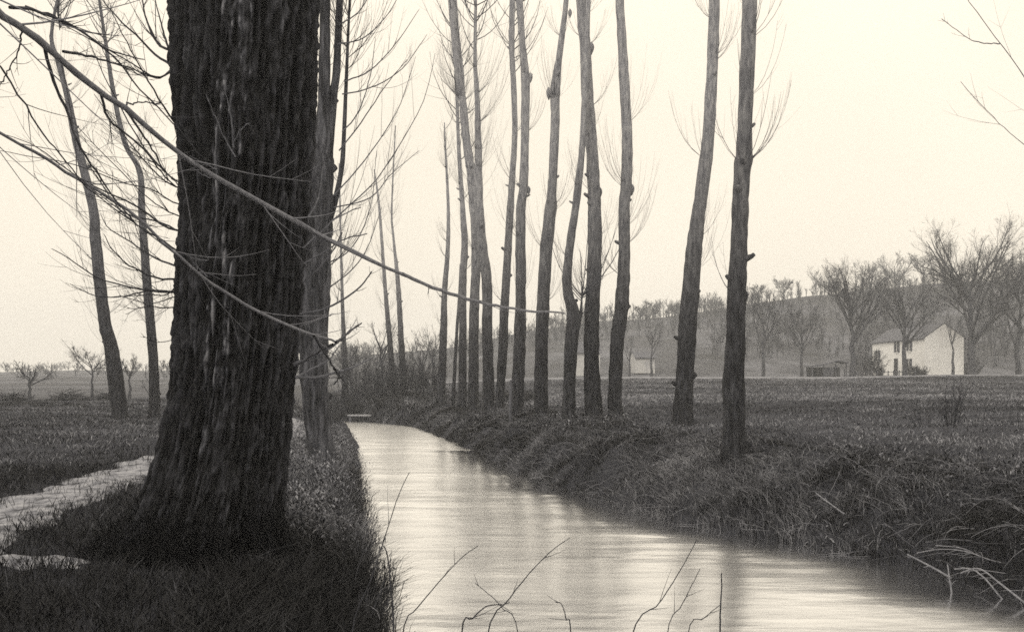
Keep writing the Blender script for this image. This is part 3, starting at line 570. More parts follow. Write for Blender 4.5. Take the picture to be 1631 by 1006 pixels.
crown_tree('bare_tree', gpos(1622, 128), hgt(596, 385, 128), .3, 'bare tree cut off by the right edge behind the field', HT, forks=11, spread=.8, clear=.2, lv=(10, 8, 5), tk=.018)
crown_tree('bare_tree', gpos(1585, 160), hgt(575, 470, 160), .2, 'low dark bare tree on the slope between the largest tree and right edge', HT, forks=8, spread=.8, clear=.15, lv=(7, 6, 4), tk=.02)
crown_tree('bare_tree', gpos(1003, 121), hgt(606, 535, 121), .12, 'slight young tree by the small far cottage', HT, forks=5, spread=.5, clear=.3, lv=(5, 4, 3), tk=.01)
crown_tree('bare_tree', gpos(1038, 122), hgt(606, 520, 122), .14, 'thin bare tree at the right end of the small far cottage', HT, forks=6, spread=.6, clear=.3, lv=(6, 5, 3), tk=.012)
OT = 'fruit trees on the left meadow'
crown_tree('fruit_tree', gpos(47, 62), hgt(645, 583, 62), .11, 'small fruit tree with a flat top at the far left', OT, forks=5, spread=1.6, prune=1.2, clear=.36, lv=(9, 7, 4), tk=.008, curl=.04)
crown_tree('fruit_tree', gpos(147, 66), hgt(641, 553, 66), .09, 'round crowned fruit tree left of the leftmost big trunk', OT, forks=7, spread=1.5, prune=1.25, clear=.34, lv=(9, 8, 5), tk=.007, curl=.05)
crown_tree('fruit_tree', gpos(206, 66), hgt(640, 568, 66), .09, 'upright fruit tree just right of the leftmost big trunk', OT, forks=5, spread=.9, clear=.34, lv=(8, 7, 4), tk=.008)
crown_tree('fruit_tree', gpos(240, 58), hgt(648, 600, 58), .05, 'low scraggy bush like tree by the wavering trunk', OT, forks=6, spread=1.1, clear=.1, lv=(5, 4, 3), tk=.007)
BT = 'bare trees beyond the bend'
crown_tree('bare_tree', gpos(607, 62), hgt(640, 512, 62), .10, 'small bare tree with a crooked crown left of the two thin trees', BT, forks=6, spread=.6, clear=.3, lv=(6, 5, 3), tk=.008)
for px, D_, t_, lab in [(672, 88, 545, 'low bare tree right of the two thin trees, before the hill'), (560, 72, 548, 'small tree in the thicket behind the water bend'), (690, 95, 540, 'hazy tree behind the pointed poplar')]:
    crown_tree('bare_tree', gpos(px, D_), hgt(635, t_, D_), .12, lab, BT, forks=7, spread=.8, clear=.15, lv=(7, 5, 3), tk=.012)
HC = 'trees along the hill crest'
for px, D_, h_, lab in [(1040, 250, 5, 'broad tree on the crest left of the leaning poplar'), (1075, 251, 3.5, 'low tree on the crest touching the leaning poplar'), (1020, 252, 3.5, 'low tree on the crest near the S bend poplar'),
                        (1208, 250, 5, 'crest tree just right of the nearest poplar'), (1248, 250, 6, 'crest tree above the small spreading tree'), (1320, 248, 8, 'tall crest tree left of the spiky one'), (1385, 246, 8, 'crest tree right of the spiky one'),
                        (1425, 246, 9, 'dark crest tree left above the white house'), (1470, 245, 9, 'dark crest tree above the house ridge'), (1605, 246, 8, 'crest tree behind the right edge tree'), (870, 252, 4, 'crest tree seen between burred and crooked poplars'), (735, 235, 4, 'distant tree left of the double trunk')]:
    crown_tree('bare_tree', on_hill(px, D_), h_, .2, lab, HC, forks=11, spread=1.2, clear=.1, curl=.03, lv=(9, 7, 4), tk=.028)
# the wooded slope: nobody could count it
tb = TB(); n = 1300
wp = np.concatenate([RNG.uniform(1130, 1700, int(n*.72)), RNG.uniform(540, 1130, n-int(n*.72))]); wD = RNG.uniform(165, 262, n); wD = np.where(wp < 1130, RNG.uniform(205, 262, n), wD)
wp = np.concatenate([wp, RNG.uniform(840, 1700, 420)]); wD = np.concatenate([wD, RNG.uniform(238, 262, 420)]); n = len(wp)
keep = (RNG.random(n) < .25) | (noise(wp*.012, wD*.03, 0, 60)+.12 > 0); wp, wD = wp[keep], wD[keep]
base = np.stack([(wp-CX)/F*wD, wD, hill_z(wp, wD)], 1); hh = RNG.uniform(1.2, 4.2, len(wp))
G = grow(base, np.tile([[0, 0, 1.]], (len(wp), 1)), hh, 5, .1, .08); Rg = np.full((len(wp), 1), .09)*np.linspace(1, .3, 5)[None]; tb.add(G, Rg, 3)
G, Rg = offshoots(G, Rg, 8, t0=.15, ang=(.4, .9), ratio=(.4, .7), K=4, rmin=.04); tb.add(G, Rg, 3); G, Rg = offshoots(G, Rg, 4, ang=(.4, 1), ratio=(.4, .8), K=3, rmin=.03); tb.add(G, Rg, 3)
tag(tb.build('woodland', M['fartwig']), 'hazy bare woodland covering the slope behind the house', 'woodland', kind='stuff')

tb = TB(); n = 260
wp = RNG.uniform(-150, 560, n); wD = np.where(RNG.random(n) < .6, RNG.uniform(285, 320, n), RNG.uniform(150, 285, n)); base = np.stack([(wp-CX)/F*wD, wD, hill_z(wp, wD)-.1], 1)
hh = RNG.uniform(1., 2.6, n)*(1+.8*np.clip(noise(wp*.02, 3.3, 0, 12), 0, 1)); G = grow(base, RNG.normal(0, .5, (n, 3))+[0, 0, 1.], hh, 5, .1, .08); Rg = np.full((n, 1), .08)*np.linspace(1, .3, 5)[None]; tb.add(G, Rg, 3)
G, Rg = offshoots(G, Rg, 9, t0=.05, ang=(.4, 1.1), ratio=(.4, .9), K=4, rmin=.05); tb.add(G, Rg, 3); G, Rg = offshoots(G, Rg, 3, ang=(.4, 1), ratio=(.4, .8), K=3, rmin=.04); tb.add(G, Rg, 3)
tag(tb.build('hedgerow', M['fartwig']), 'faint far hedges and scrub along the low rise at the left', 'hedgerow', kind='stuff')
# ------------------------------------------------------------------ shrubs, thicket
def shrub(name, pos, h, w, label, group=None, n=26, r=.008, mk='twig', lv=(5, 3), cat='shrub', curl=.12):
    O = np.array(pos, float); root = empty(name, O, label, cat, group); tb = TB()
    a = RNG.uniform(0, 2*np.pi, n); q = RNG.random(n)**.5
    p0 = O+np.stack([np.cos(a)*q*w*.3, np.sin(a)*q*w*.3, np.full(n, -.05)], 1)
    G = grow(p0, np.stack([np.cos(a)*q*w/h, np.sin(a)*q*w/h, np.full(n, 1.)], 1), h*RNG.uniform(.6, 1.1, n), 7, curl, .12); Rg = r*RNG.uniform(.6, 1.3, n)[:, None]*np.linspace(1, .35, 7)[None]
    tb.add(G, Rg, 4)
    for per in lv: G, Rg = offshoots(G, Rg, per, ang=(.3, .8), ratio=(.25, .55), K=5, rmin=r*.4); tb.add(G, Rg, 3)
    tb.build('twigs', M[mk], root, O); return root
def hpos(px, py): x, y, z = hit(px, py); return (x, y, z)
SH = 'bare bushes at the river bend'
for px, D_, h_, w_, lab in [(578, 52, 1.8, 1.5, 'dense bush behind the plank at the bend'), (600, 56, 2.2, 1.6, 'bush under the small crooked tree at the bend'), (628, 53, 1.9, 1.8, 'bush around the feet of the two thin trees'),
                            (660, 54, 2.6, 2.2, 'large round bush right of the two thin trees'), (683, 57, 1.6, 1.4, 'low bush beside the pointed poplar'), (552, 50, 1.6, 1.4, 'bush at the left end of the bend beside the trunk'), (645, 60, 2.2, 2.0, 'bush behind the two thin trees'), (474, 50, 1.5, 1.3, 'bush seen in the gap between huge trunk and furrowed trunk'), (585, 64, 2.8, 2.4, 'tall thicket bush farthest back at the bend')]:
    shrub('bare_bush', gpos(px, D_), h_, w_, lab, SH, n=40, r=.012, lv=(7, 5), mk='twig')
shrub('bare_bush', gpos(1515, 21.5, float(ground_z((1515-CX)/F*21.5, 21.5))), .85, .5, 'thin leafless bush standing in the right field', None, n=18, r=.009, lv=(5, 2), mk='twig')
shrub('bare_bush', gpos(1478, 21.0, float(ground_z((1478-CX)/F*21.0, 21.0))), .55, .6, 'low sprawling twiggy bush left of the thin field bush', None, n=14, r=.007, lv=(4, 2), mk='twig')
shrub('bare_bush', gpos(1616, 22.0, float(ground_z((1616-CX)/F*22.0, 22.0))), .6, .2, 'few upright twigs in the field at the right edge', None, n=5, r=.007, lv=(2,), mk='twig')
shrub('bare_bush', hpos(232, 738), .45, .7, 'spindly twigs beside the path left of the huge trunk', None, n=10, r=.005, lv=(4, 2), mk='twig')
for px, D_, w_, lab in [(110, 63, 2.6, 'long low heap of brushwood on the meadow between fruit trees'), (22, 63, 1.2, 'small heap of brushwood at the far left'), (172, 64, .7, 'tiny tuft of brushwood left of the leftmost big trunk')]:
    O = np.array(gpos(px, D_)); tb = TB(); n = 130
    p0 = O+np.stack([RNG.normal(0, w_*.33, n), RNG.normal(0, .3, n), np.zeros(n)], 1)
    p0[:, 2] += .42*np.exp(-((p0[:, 0]-O[0])/(w_*.42))**2)*RNG.random(n)
    d_ = RNG.normal(size=(n, 3)); d_[:, 2] = np.abs(d_[:, 2])*.25
    G = grow(p0, d_, RNG.uniform(.4, 1., n), 5, -.05, .15); Rg = np.full((n, 1), .02)*np.linspace(1, .4, 5)[None]; tb.add(G, Rg, 4); C, Rc = offshoots(G, Rg, 4, rmin=.008); tb.add(C, Rc, 3)
    tag(tb.build('brushwood_heap', M['twig'], None, O), lab, 'brushwood', 'brushwood heaps on the left meadow').location = O

# ------------------------------------------------------------------ houses
def box(x0, x1, y0, y1, z0, z1):
    V = [(x, y, z) for z in (z0, z1) for y in (y0, y1) for x in (x0, x1)]
    return V, [(0, 2, 3, 1), (4, 5, 7, 6), (0, 1, 5, 4), (1, 3, 7, 5), (3, 2, 6, 7), (2, 0, 4, 6)]
def boxes(name, m, parent, *bs):
    V, Q = [], []
    for b in bs:
        v, q_ = box(*b); Q += [tuple(i+len(V) for i in f) for f in q_]; V += v
    return mesh_np(name, V, Q, m, parent, smooth=False)
def gabled(root, W_, L_, he, hr, windows=(), doors=(), over=.25, wall='plaster'):
    """ridge along y; gable at y=0 faces the camera, long wall at x=0"""
    V = []; Q = []
    for y in (0, L_):
        V += [(0, y, -.6), (W_, y, -.6), (W_, y, he), (W_/2, y, hr), (0, y, he), (W_/2, y, -.6)]
    F_ = [(0, 5, 3, 4), (5, 1, 2, 3), (6, 10, 9, 11), (11, 9, 8, 7), (0, 4, 10, 6), (1, 7, 8, 2), (0, 6, 11, 5), (5, 11, 7, 1)]
    mesh_np('wall', V, F_, M[wall], root, smooth=False)
    sl = (hr-he)/(W_/2); e = over; t = .09
    V = []
    for y in (-.05, L_+e):
        V += [(-e, y, he-sl*e), (W_/2, y, hr+.02), (W_+e, y, he-sl*e), (-e, y, he-sl*e+t), (W_/2, y, hr+.02+t*1.1), (W_+e, y, he-sl*e+t)]
    roof = mesh_np('roof', np.array(V)+[0, 0, .015], [(0, 1, 4, 3), (1, 2, 5, 4), (7, 6, 9, 10), (8, 7, 10, 11), (3, 4, 10, 9), (4, 5, 11, 10), (1, 0, 6, 7), (2, 1, 7, 8), (0, 3, 9, 6), (5, 2, 8, 11)], M['roof'], root, smooth=False)
    if L_ > 5: boxes('chimney', M['roof'], roof, (W_/2-.3, W_/2+.3, L_*.55, L_*.55+.7, hr-.3, hr+.75))
    for y, z, w, h in windows:
        f = boxes('window', M['dark'], root, (-.03, .05, y, y+w, z, z+h))
        boxes('frame', M['plaster'], f, (-.06, -.031, y+w/2-.05, y+w/2+.05, z, z+h), (-.08, .02, y-.1, y+w+.1, z-.12, z-.003))
        boxes('shutter', M['shut'], f, (-.07, -.002, y-w*.55, y-.01, z, z+h)); boxes('shutter', M['shut'], f, (-.07, -.002, y+w+.01, y+w*1.55, z, z+h))
    for y, z, w, h in doors:
        d_ = boxes('door', M['dark'], root, (-.04, .05, y, y+w, z, z+h)); boxes('frame', M['wood'], d_, (-.07, -.041, y-.12, y, z, z+h+.12), (-.07, -.041, y+w, y+w+.12, z, z+h+.12), (-.07, -.041, y, y+w, z+h, z+h+.12))
HX, HD = (1473-CX)/F*131, 131.
h = empty('house', (HX, HD, 2.15), 'long white two storey house with blank gable end by the road', 'house')
gabled(h, 4.65, 19, 4.55, 6.2, windows=[(16.3, 1.9, .9, 1.5), (9.0, 3.0, .9, 1.35), (4.6, 3.05, .9, 1.35), (4.7, .9, .9, 1.2)], doors=[(9.2, -.1, 1.1, 2.2)])
p = gpos(1003, 150, None); h = empty('cottage', (p[0], p[1], p[2]+.4), 'small far white cottage with a low roof beyond the field', 'house')
h.rotation_euler = (0, 0, -math.pi/2+.12); gabled(h, 3.2, 2.7, 1.5, 2.2, windows=[], wall='grey_plaster')
p = gpos(899, 150, None); h = empty('house', (p[0], p[1], p[2]+.3), 'pale far house showing only between the crooked and the thickest poplar', 'house')
h.rotation_euler = (0, 0, -math.pi/2+.1); gabled(h, 4, 4.2, 2.6, 3.9, windows=[(2.6, .9, .35, .8)], wall='grey_plaster')
# low open shed beside the house, its leaning roof on posts
p = gpos(1294, 126); O = np.array(p); sh = empty('shed', O, 'low dark open shed with sloping roof left of the white house', 'shed')
V = []
for y in (-.2, 2.8):
    for x, z in ((-.2, 1.35), (1.6, 1.6), (2.9, 2.0), (4.1, 1.75), (-.2, 1.5), (1.6, 1.75), (2.9, 2.15), (4.1, 1.9)): V.append((x, y, z))
mesh_np('roof', V, [(0, 1, 9, 8), (1, 2, 10, 9), (2, 3, 11, 10), (4, 12, 13, 5), (5, 13, 14, 6), (6, 14, 15, 7), (0, 4, 5, 1), (1, 5, 6, 2), (2, 6, 7, 3), (8, 9, 13, 12), (9, 10, 14, 13), (10, 11, 15, 14), (0, 8, 12, 4), (3, 7, 15, 11)], M['roof'], sh, smooth=False)
for x in (0, 1.3, 2.7, 3.9): boxes('post', M['wood'], sh, (x-.06, x+.06, 0, .12, -.3, 1.36+x*.1))
boxes('back_wall', M['wood'], sh, (0, 3.9, 2.5, 2.6, -.3, 1.34)); boxes('side_panel', M['wood'], sh, (1.42, 2.5, .15, .2, -.3, 1.3))
# paling fence and hedge before the house
fx, fy, fz = gpos(1345, 124.5); fe = empty('fence', (fx, fy, fz), 'thin paling fence running between shed and white house', 'fence')
for k in range(14): boxes('post', M['wood'], fe, (k*.62-.05, k*.62+.05, -.04, .04, -.3, .95+.12*noise(k*1.7, 0, 0, 3)))
boxes('rail', M['wood'], fe, (-.1, 8.2, .042, .075, .3, .37)); boxes('rail', M['wood'], fe, (-.1, 8.2, .042, .075, .72, .79))
HG = 'bushes before the white house'
for px, D_, h_, w_, lab in [(1452, 127, 1.5, 1.3, 'dark garden bush at the foot of the long white wall'), (1466, 126, 1.3, 1.2, 'low garden bush at the corner of the gable'), (1400, 127, 1.6, .8, 'dark slim bush by the fence at the far end of the house'), (1380, 135, 3.6, 2.6, 'tall dark bush behind the fence left of the house'), (1545, 133, 2.2, 2.0, 'dark bush against the right side of the gable')]:
    shrub('garden_bush', gpos(px, D_), h_, w_, lab, HG, n=46, r=.03, lv=(8, 4), mk='twig', cat='bush')

# ------------------------------------------------------------------ small things at the water
x, y, _ = hit(557, 669); x2 = (583-CX)/F*50.
pl = empty('plank', (-6.75, 48.9, .26), 'pale plank lying low over the water at the river bend', 'plank')
boxes('board', M['plank'], pl, (-.55, .5, -.12, .12, 0, .07)); 
for q_ in (-.5, .3): boxes('support', M['wood'], pl, (q_, q_+.1, -.08, .08, -.8, -.002))
x, y, z = hit(813, 672); tag(mesh_np('stake', *bark_trunk(np.array([(x, y, z-.2), (x, y, z), (x+.01, y, z+.7), (x+.02, y, z+1.15)]), np.array([.05, .048, .045, .035]), 12, 5, .008), M['wood']), 'thin dark stake in the bank between the poplars', 'stake')
def free_branch(name, pts, dd, w0, w1, mk, label, cat, group=None, per=2, ratio=(.08, .2), K=18, roots=None, curl=.05):
    P = [at(a_, b_, d_) for (a_, b_), d_ in zip(pts, dd)]
    if roots is not None: P.insert(0, np.asarray(roots, float))
    O = P[0].copy(); C = spline(np.array(P), K); R = np.linspace(px2r(w0, dd[0]), px2r(w1, dd[-1]), K)
    C[1:-1] += RNG.normal(0, .0006, (K-2, 3))
    tb = TB().add(C, R, 7)
    if per:
        G, Rg = offshoots(C[None], R[None], per, t0=.3, ang=(.4, .9), ratio=ratio, K=4, curl=curl, rr=.6, rmin=.0012); tb.add(G, Rg, 4)
    o = tb.build(name, M[mk], None, O); o.location = O
    return tag(o, label, cat, group)
ST = 'bare stems rising from the near bank'
def stem(pts, D_, w0, w1, label, per=2):
    x0, y0 = pts[0]; b = at(x0, y0, D_); gx, gy = b[0]-(pts[1][0]-x0)/F*D_*.5, D_-.02
    free_branch('sapling', pts, [D_]*len(pts), w0*.6, w1*.6, 'twig', label, 'sapling', ST, per, roots=b+(b-at(pts[1][0], pts[1][1], D_))*1.2*np.array([.7, 0, 1])+np.array([0, .0, -.45]))
stem([(627, 1010), (622, 930), (617, 885), (611, 868)], 4.2, 6, 3, 'thick broken stem rising at the edge of the left bank')
stem([(560, 1010), (590, 925), (612, 858), (634, 790), (652, 752)], 4.6, 4, 1.8, 'tall thin stem leaning right over the water, leftmost one')
stem([(640, 1015), (665, 968), (700, 925), (735, 888), (762, 868)], 4.0, 4, 1.8, 'arching thin stem with a leaf bud, second from the left bank')
stem([(775, 1015), (810, 955), (845, 910), (880, 875), (908, 856)], 3.8, 4.2, 1.8, 'long arching stem at the middle of the water')
stem([(826, 1012), (800, 968), (778, 945), (757, 928)], 3.6, 3, 1.6, 'short stem crossing the long arching one, leaning left')
stem([(910, 1015), (902, 985), (895, 962), (884, 958)], 3.6, 4, 2, 'short hooked stem right of the long arching one')
stem([(1005, 1015), (1050, 960), (1085, 905), (1110, 858)], 3.9, 4.2, 1.8, 'dark stem leaning right, left of the upright pair')
stem([(1062, 1015), (1085, 965), (1105, 925), (1115, 905)], 3.9, 3, 1.6, 'fine stem parallel to the dark leaning one')
stem([(1147, 1015), (1147, 980), (1149, 940), (1149, 912)], 3.8, 5, 3.2, 'short upright dark stem, rightmost one over the water', 0)
stem([(1095, 1012), (1120, 985), (1140, 968), (1147, 962)], 3.8, 3, 1.6, 'fine slanting stem joining the upright one')
stem([(735, 1008), (752, 985), (775, 965), (800, 962), (812, 958)], 3.5, 5, 2, 'small bent shoot curling over near the bottom middle', 3)
DB = 'bleached dead branches at the right waterline'
for pts, w0, w1, D0, D1, lab in [([(1640, 965), (1595, 930), (1560, 905), (1530, 912)], 5, 3, 9.6, 9.9, 'bleached branch slanting to the bottom right corner'), ([(1512, 918), (1480, 900), (1445, 882)], 5, 3.5, 10.4, 10.6, 'bleached branch reaching left over the water'),
                                 ([(1516, 945), (1513, 925), (1509, 898)], 4, 3, 10.2, 10.3, 'short upright dead stick in the water'), ([(1590, 902), (1560, 885), (1530, 872), (1490, 868)], 4, 2, 10.9, 11.1, 'upper bleached branch lying along the bank'),
                                 ([(1600, 958), (1568, 920), (1545, 905), (1520, 906)], 4, 2.5, 9.9, 10.2, 'bent bleached branch between the slanting ones'), ([(1625, 900), (1580, 892), (1540, 878), (1500, 874), (1460, 880)], 3, 2, 10.6, 10.8, 'thin bleached twig lowest over the grass'),
                                 ([(1345, 818), (1320, 800), (1300, 785)], 3.5, 2.5, 12.6, 12.9, 'short pale stick lying in the bank grass')]:
    free_branch('dead_branch', pts, np.linspace(D0, D1, len(pts)), w0*.7, w1*.6, 'dead', lab, 'branch', DB, per=6, ratio=(.12, .3), curl=-.1)

# ------------------------------------------------------------------ grass
def blades(name, P, H, Wd, tone, label, lean=.5, droop=.35, cat='grass', flow=(0, 0), mk='grass', tid=None):
    N = len(P); a = RNG.uniform(0, 2*np.pi, N)
    side = np.stack([np.cos(a), np.sin(a), np.zeros(N)], 1); b = a+np.pi/2+RNG.normal(0, .4, N)
    d = np.stack([np.cos(b), np.sin(b), np.zeros(N)], 1)*(lean*RNG.random(N))[:, None]
    if tid is not None:
        c = RNG.uniform(0, 2*np.pi, tid.max()+1)[tid]; d += (lean*.45*np.stack([np.cos(c), np.sin(c), 0*c], 1))
    d[:, 0] += flow[0]; d[:, 1] += flow[1]
    upv = np.array([0, 0, 1.])
    rows = []
    for t, w in ((-.08, .8), (.38, 1.), (.72, .72), (1., .12)):
        c = P+H[:, None]*(upv*(t-droop*max(t, 0)**2*.5)[..., None] if False else upv*(t-droop*max(t, 0)**2*.55)+d*max(t, 0)**1.6)
        rows.append(np.stack([c-side*(Wd*w/2)[:, None], c+side*(Wd*w/2)[:, None]], 1))
    V = np.stack(rows, 1).reshape(-1, 3)
    i = np.arange(N)[:, None, None]*8+np.arange(3)[None, :, None]*2+np.array([0, 1, 3, 2])[None, None]
    tag(mesh_np(name, V, i.reshape(-1, 4), M[mk], tone=np.repeat(np.clip(tone, 0, 1), 8), smooth=False), label, cat, kind='stuff')
def tufts(x, y, per, sig):
    """scatter blades in tufts around the given centres"""
    N = len(x)*per
    return np.repeat(x, per)+RNG.normal(0, sig, N), np.repeat(y, per)+RNG.normal(0, sig, N), np.repeat(np.arange(len(x)), per)
def turf(n, xf, y0, y1, per, sig, pw=1.3):
    y = y0+(y1-y0)*RNG.random(n)**pw; x = xf(y, RNG.random(n)); return tufts(x, y, per, sig)
def on_ground(x, y): return np.stack([x, y, ground_z(x, y)], 1)
def tone_of(x, y, base, amp, s=0, sc=.6, tid=None, tv=.14):
    t = base+amp*fbm(x*sc, y*sc, 0, 70+s)+RNG.normal(0, .10, len(x))+np.where(RNG.random(len(x)) < .05, .3, 0)
    return t+(RNG.normal(0, tv, tid.max()+1)[tid] if tid is not None else 0)
XL = lambda y: np.interp(y, LEFT[:, 1], LEFT[:, 0]); XR = lambda y: np.interp(y, RIGHT[:, 1], RIGHT[:, 0])
U = RNG.uniform
# left bank foreground
x, y, t = turf(6500, lambda y, r: XL(y)-.02-(.9+.46*y)*r**1.1, 3.2, 17, 10, .05)
k = ((path_dist(x, y) > .24+.5*RNG.random(len(x))) | ((noise(x*2.5, y*2.5, 0, 14) > .1) & (RNG.random(len(x)) < .22))) & (x > -.6*y-1) & (river(x, y)[0] > .03); x, y, t = x[k], y[k], t[k]
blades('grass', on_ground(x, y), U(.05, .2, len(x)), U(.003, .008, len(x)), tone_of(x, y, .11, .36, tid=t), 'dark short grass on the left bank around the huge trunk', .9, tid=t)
# grass and moss climbing over the roots of the huge trunk
n = 5200; a = U(np.pi*.9, np.pi*2.1, n); hz0 = np.abs(RNG.normal(0, .22, n)); zi = bz-.05+hz0
k = np.searchsorted(zt, zi); ai = (a/(2*np.pi)*S).astype(int) % S
P = V_BIG[k, ai]
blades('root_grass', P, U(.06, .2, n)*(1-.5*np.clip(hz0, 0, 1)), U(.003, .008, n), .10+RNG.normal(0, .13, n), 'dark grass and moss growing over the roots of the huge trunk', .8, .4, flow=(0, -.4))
# tall rank grass and stalks along the left water's edge
x, y, t = turf(2100, lambda y, r: XL(y)-1.0*r**1.3+.05, 4.0, 28, 20, .07)
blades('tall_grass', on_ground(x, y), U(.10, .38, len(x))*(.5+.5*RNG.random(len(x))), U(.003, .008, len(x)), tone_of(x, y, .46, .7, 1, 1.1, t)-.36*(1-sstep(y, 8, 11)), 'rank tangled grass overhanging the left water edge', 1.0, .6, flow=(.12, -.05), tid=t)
ey = np.array([6.3, 7.0, 7.4, 8.1, 8.6, 9.4, 10.6, 11.2, 12.3, 13.5, 14.4, 15.8, 17., 18.5, 20.]); m_ = 9
x, y, t = tufts(np.repeat(XL(ey), m_)+RNG.normal(.0, .10, m_*len(ey)), np.repeat(ey, m_)+RNG.normal(0, .12, m_*len(ey)), 26, .05)
P = on_ground(x, y); P[:, 2] = np.maximum(P[:, 2], .12)+U(0, .25, len(x))
blades('tall_grass', P, U(.12, .42, len(x)), U(.003, .008, len(x)), tone_of(x, y, .36, .9, 8, 1.5, t)-.15*(1-sstep(y, 8, 11)), 'ragged clumps of grass leaning out over the left water edge', 1.0, .8, flow=(.3, -.05), tid=t)
# small leaves among it
x, y, t = turf(1500, lambda y, r: XL(y)-1.2*r+.05, 9.3, 26, 14, .15); n = len(x)
P = on_ground(x, y); P[:, 2] += RNG.random(n)**1.4*.42
blades('brambles', P, U(.02, .05, n), U(.008, .022, n), tone_of(x, y, .72, .7, 2, .9, t), 'leafy brambles on the left bank below the furrowed trunk', 1.8, .5, mk='leaf')
# left meadow
x, y, t = turf(12000, lambda y, r: XL(y)-.4-(1.5+.55*y)*r, 9, 64, 7, .10)
k = path_dist(x, y) > .26+.5*RNG.random(len(x)); x, y, t = x[k], y[k], t[k]
blades('grass', on_ground(x, y), U(.03, .13, len(x)), U(.006, .014, len(x))*(.5+y/22), tone_of(x, y, .42, .6, 3, .3, t), 'rough meadow grass left of the path', 1., tid=t)
# right bank: long hanging grass
x, y, t = turf(7500, lambda y, r: XR(y)-.10+3.0*r**1.15, 8., 52, 18, .085, 1.5)
n = len(x); d, _ = river(x, y)
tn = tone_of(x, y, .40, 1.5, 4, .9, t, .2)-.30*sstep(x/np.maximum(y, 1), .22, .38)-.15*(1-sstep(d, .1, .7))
hgt_ = U(.05, .25, n)*(1-.4*sstep(d, 1.4, 2.8))*U(.6, 1.3, t.max()+1)[t]
k = fbm(x*1.1, y*1.1, 0, 63, 2)+.5*RNG.random(n) > -.08; x, y, t, hgt_, tn = x[k], y[k], t[k], hgt_[k], tn[k]; n = len(x)
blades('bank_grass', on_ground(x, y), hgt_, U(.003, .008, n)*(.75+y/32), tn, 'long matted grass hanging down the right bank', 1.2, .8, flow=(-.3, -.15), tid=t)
# pale dry tussocks
cx_ = np.array([hit(px, py)[:2] for px, py in [(1110, 800), (1150, 805), (1190, 800), (1225, 825), (1265, 830), (1285, 790), (1175, 760), (1080, 790), (1330, 790), (1420, 770), (1460, 790), (1240, 760), (1125, 750), (1210, 790), (1300, 845), (1030, 770), (1255, 790), (1360, 840), (1550, 790), (1010, 740), (930, 720), (870, 705), (1190, 835), (1150, 830), (1235, 845), (1080, 760), (1400, 800)]])
x, y, t = tufts(np.repeat(cx_[:, 0], 6)+RNG.normal(0, .22, 6*len(cx_)), np.repeat(cx_[:, 1], 6)+RNG.normal(0, .3, 6*len(cx_)), 32, .07)
k = river(x, y)[0] > -.1; x, y, t = x[k], y[k], t[k]
blades('dry_grass', on_ground(x, y), U(.18, .5, len(x)), U(.003, .007, len(x)), .78+RNG.normal(0, .2, len(x)), 'pale dry grass stalks at the foot of the nearest poplar', .8, .9, flow=(-.25, -.2), tid=t)
# leaf litter and low weeds over the right bank
x, y, t = turf(2400, lambda y, r: XR(y)+.05+3.2*r, 8, 50, 9, .16); n = len(x)
P = on_ground(x, y); P[:, 2] += .02+RNG.random(n)**2*.2
blades('weeds', P, U(.02, .06, n), U(.01, .028, n)*(.8+y/60), tone_of(x, y, .38, .8, 5, .8, t), 'dark low weeds and litter covering the right bank', 1.8, .4, mk='leaf')
def stalks(name, px, py, L, r, mk, label, sink=.02):
    n = len(px); p0 = on_ground(px, py); p0[:, 2] += U(.0, .16, n); a = U(0, 2*np.pi, n)
    d = np.stack([np.cos(a), np.sin(a), U(-.1, .9, n)], 1); d[:, 0] -= .35
    G = grow(p0, d, L, 7, -.08, .11); G[..., 2] = np.maximum(G[..., 2], ground_z(G[..., 0], G[..., 1], False)-.06)
    G[..., 2] = np.maximum(G[..., 2], .01)
    tag(TB().add(G, (U(.6, 1.3, n)*r)[:, None]*np.linspace(1, .45, 7)[None], 4).build(name, M[mk]), label, 'stalks', kind='stuff')
y = 8.5+24*RNG.random(1500)**1.6; x = XR(y)+2.8*RNG.random(1500)**1.2-.05
stalks('dry_stalks', x, y, U(.15, .55, 1500), .0032, 'dead', 'tangled dry stalks lying over the right bank')
y = 8.5+22*RNG.random(700)**1.5; x = XR(y)+2.6*RNG.random(700)-.05
stalks('bramble_canes', x, y, U(.3, .8, 700), .0045, 'twig', 'dark arching bramble canes on the right bank')
y = 10+12*RNG.random(260); x = XL(y)-1.3*RNG.random(260)
stalks('dry_stalks', x, y, U(.2, .6, 260), .0035, 'twig_pale', 'pale dry stalks among the brambles of the left bank')
# right field
x, y, t = turf(20000, lambda y, r: XR(y)+1.8+(2+.62*y)*r, 9, 110, 6, .12, 1.5)
band = np.exp(-((y-47-.09*x+2.5*noise(x*.12, 0, 0, 9))/4.5)**2)*.30-np.exp(-((y-31-1.5*noise(x*.2, 1, 0, 9))/5.)**2)*.08-.34*sstep(x/y, .3, .36)*np.exp(-((y-97)/7.)**2)+.10*sstep(y, 22, 45)  # pale and dark strips; the embankment's shade is put into the grass tone
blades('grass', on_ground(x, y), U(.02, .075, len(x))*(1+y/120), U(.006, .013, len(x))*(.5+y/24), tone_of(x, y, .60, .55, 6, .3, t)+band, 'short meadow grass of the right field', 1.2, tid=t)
# far bank of the bend
x, y, t = tufts(U(-13, 1, 1500), U(45.5, 58, 1500), 14, .12)
k = river(x, y)[0] > -.05; x, y, t = x[k], y[k], t[k]
blades('bank_grass', on_ground(x, y), U(.12, .45, len(x)), U(.012, .026, len(x)), tone_of(x, y, .40, .6, 7, .6, t), 'rough grass around the river bend under the bushes', 1., .5, tid=t)

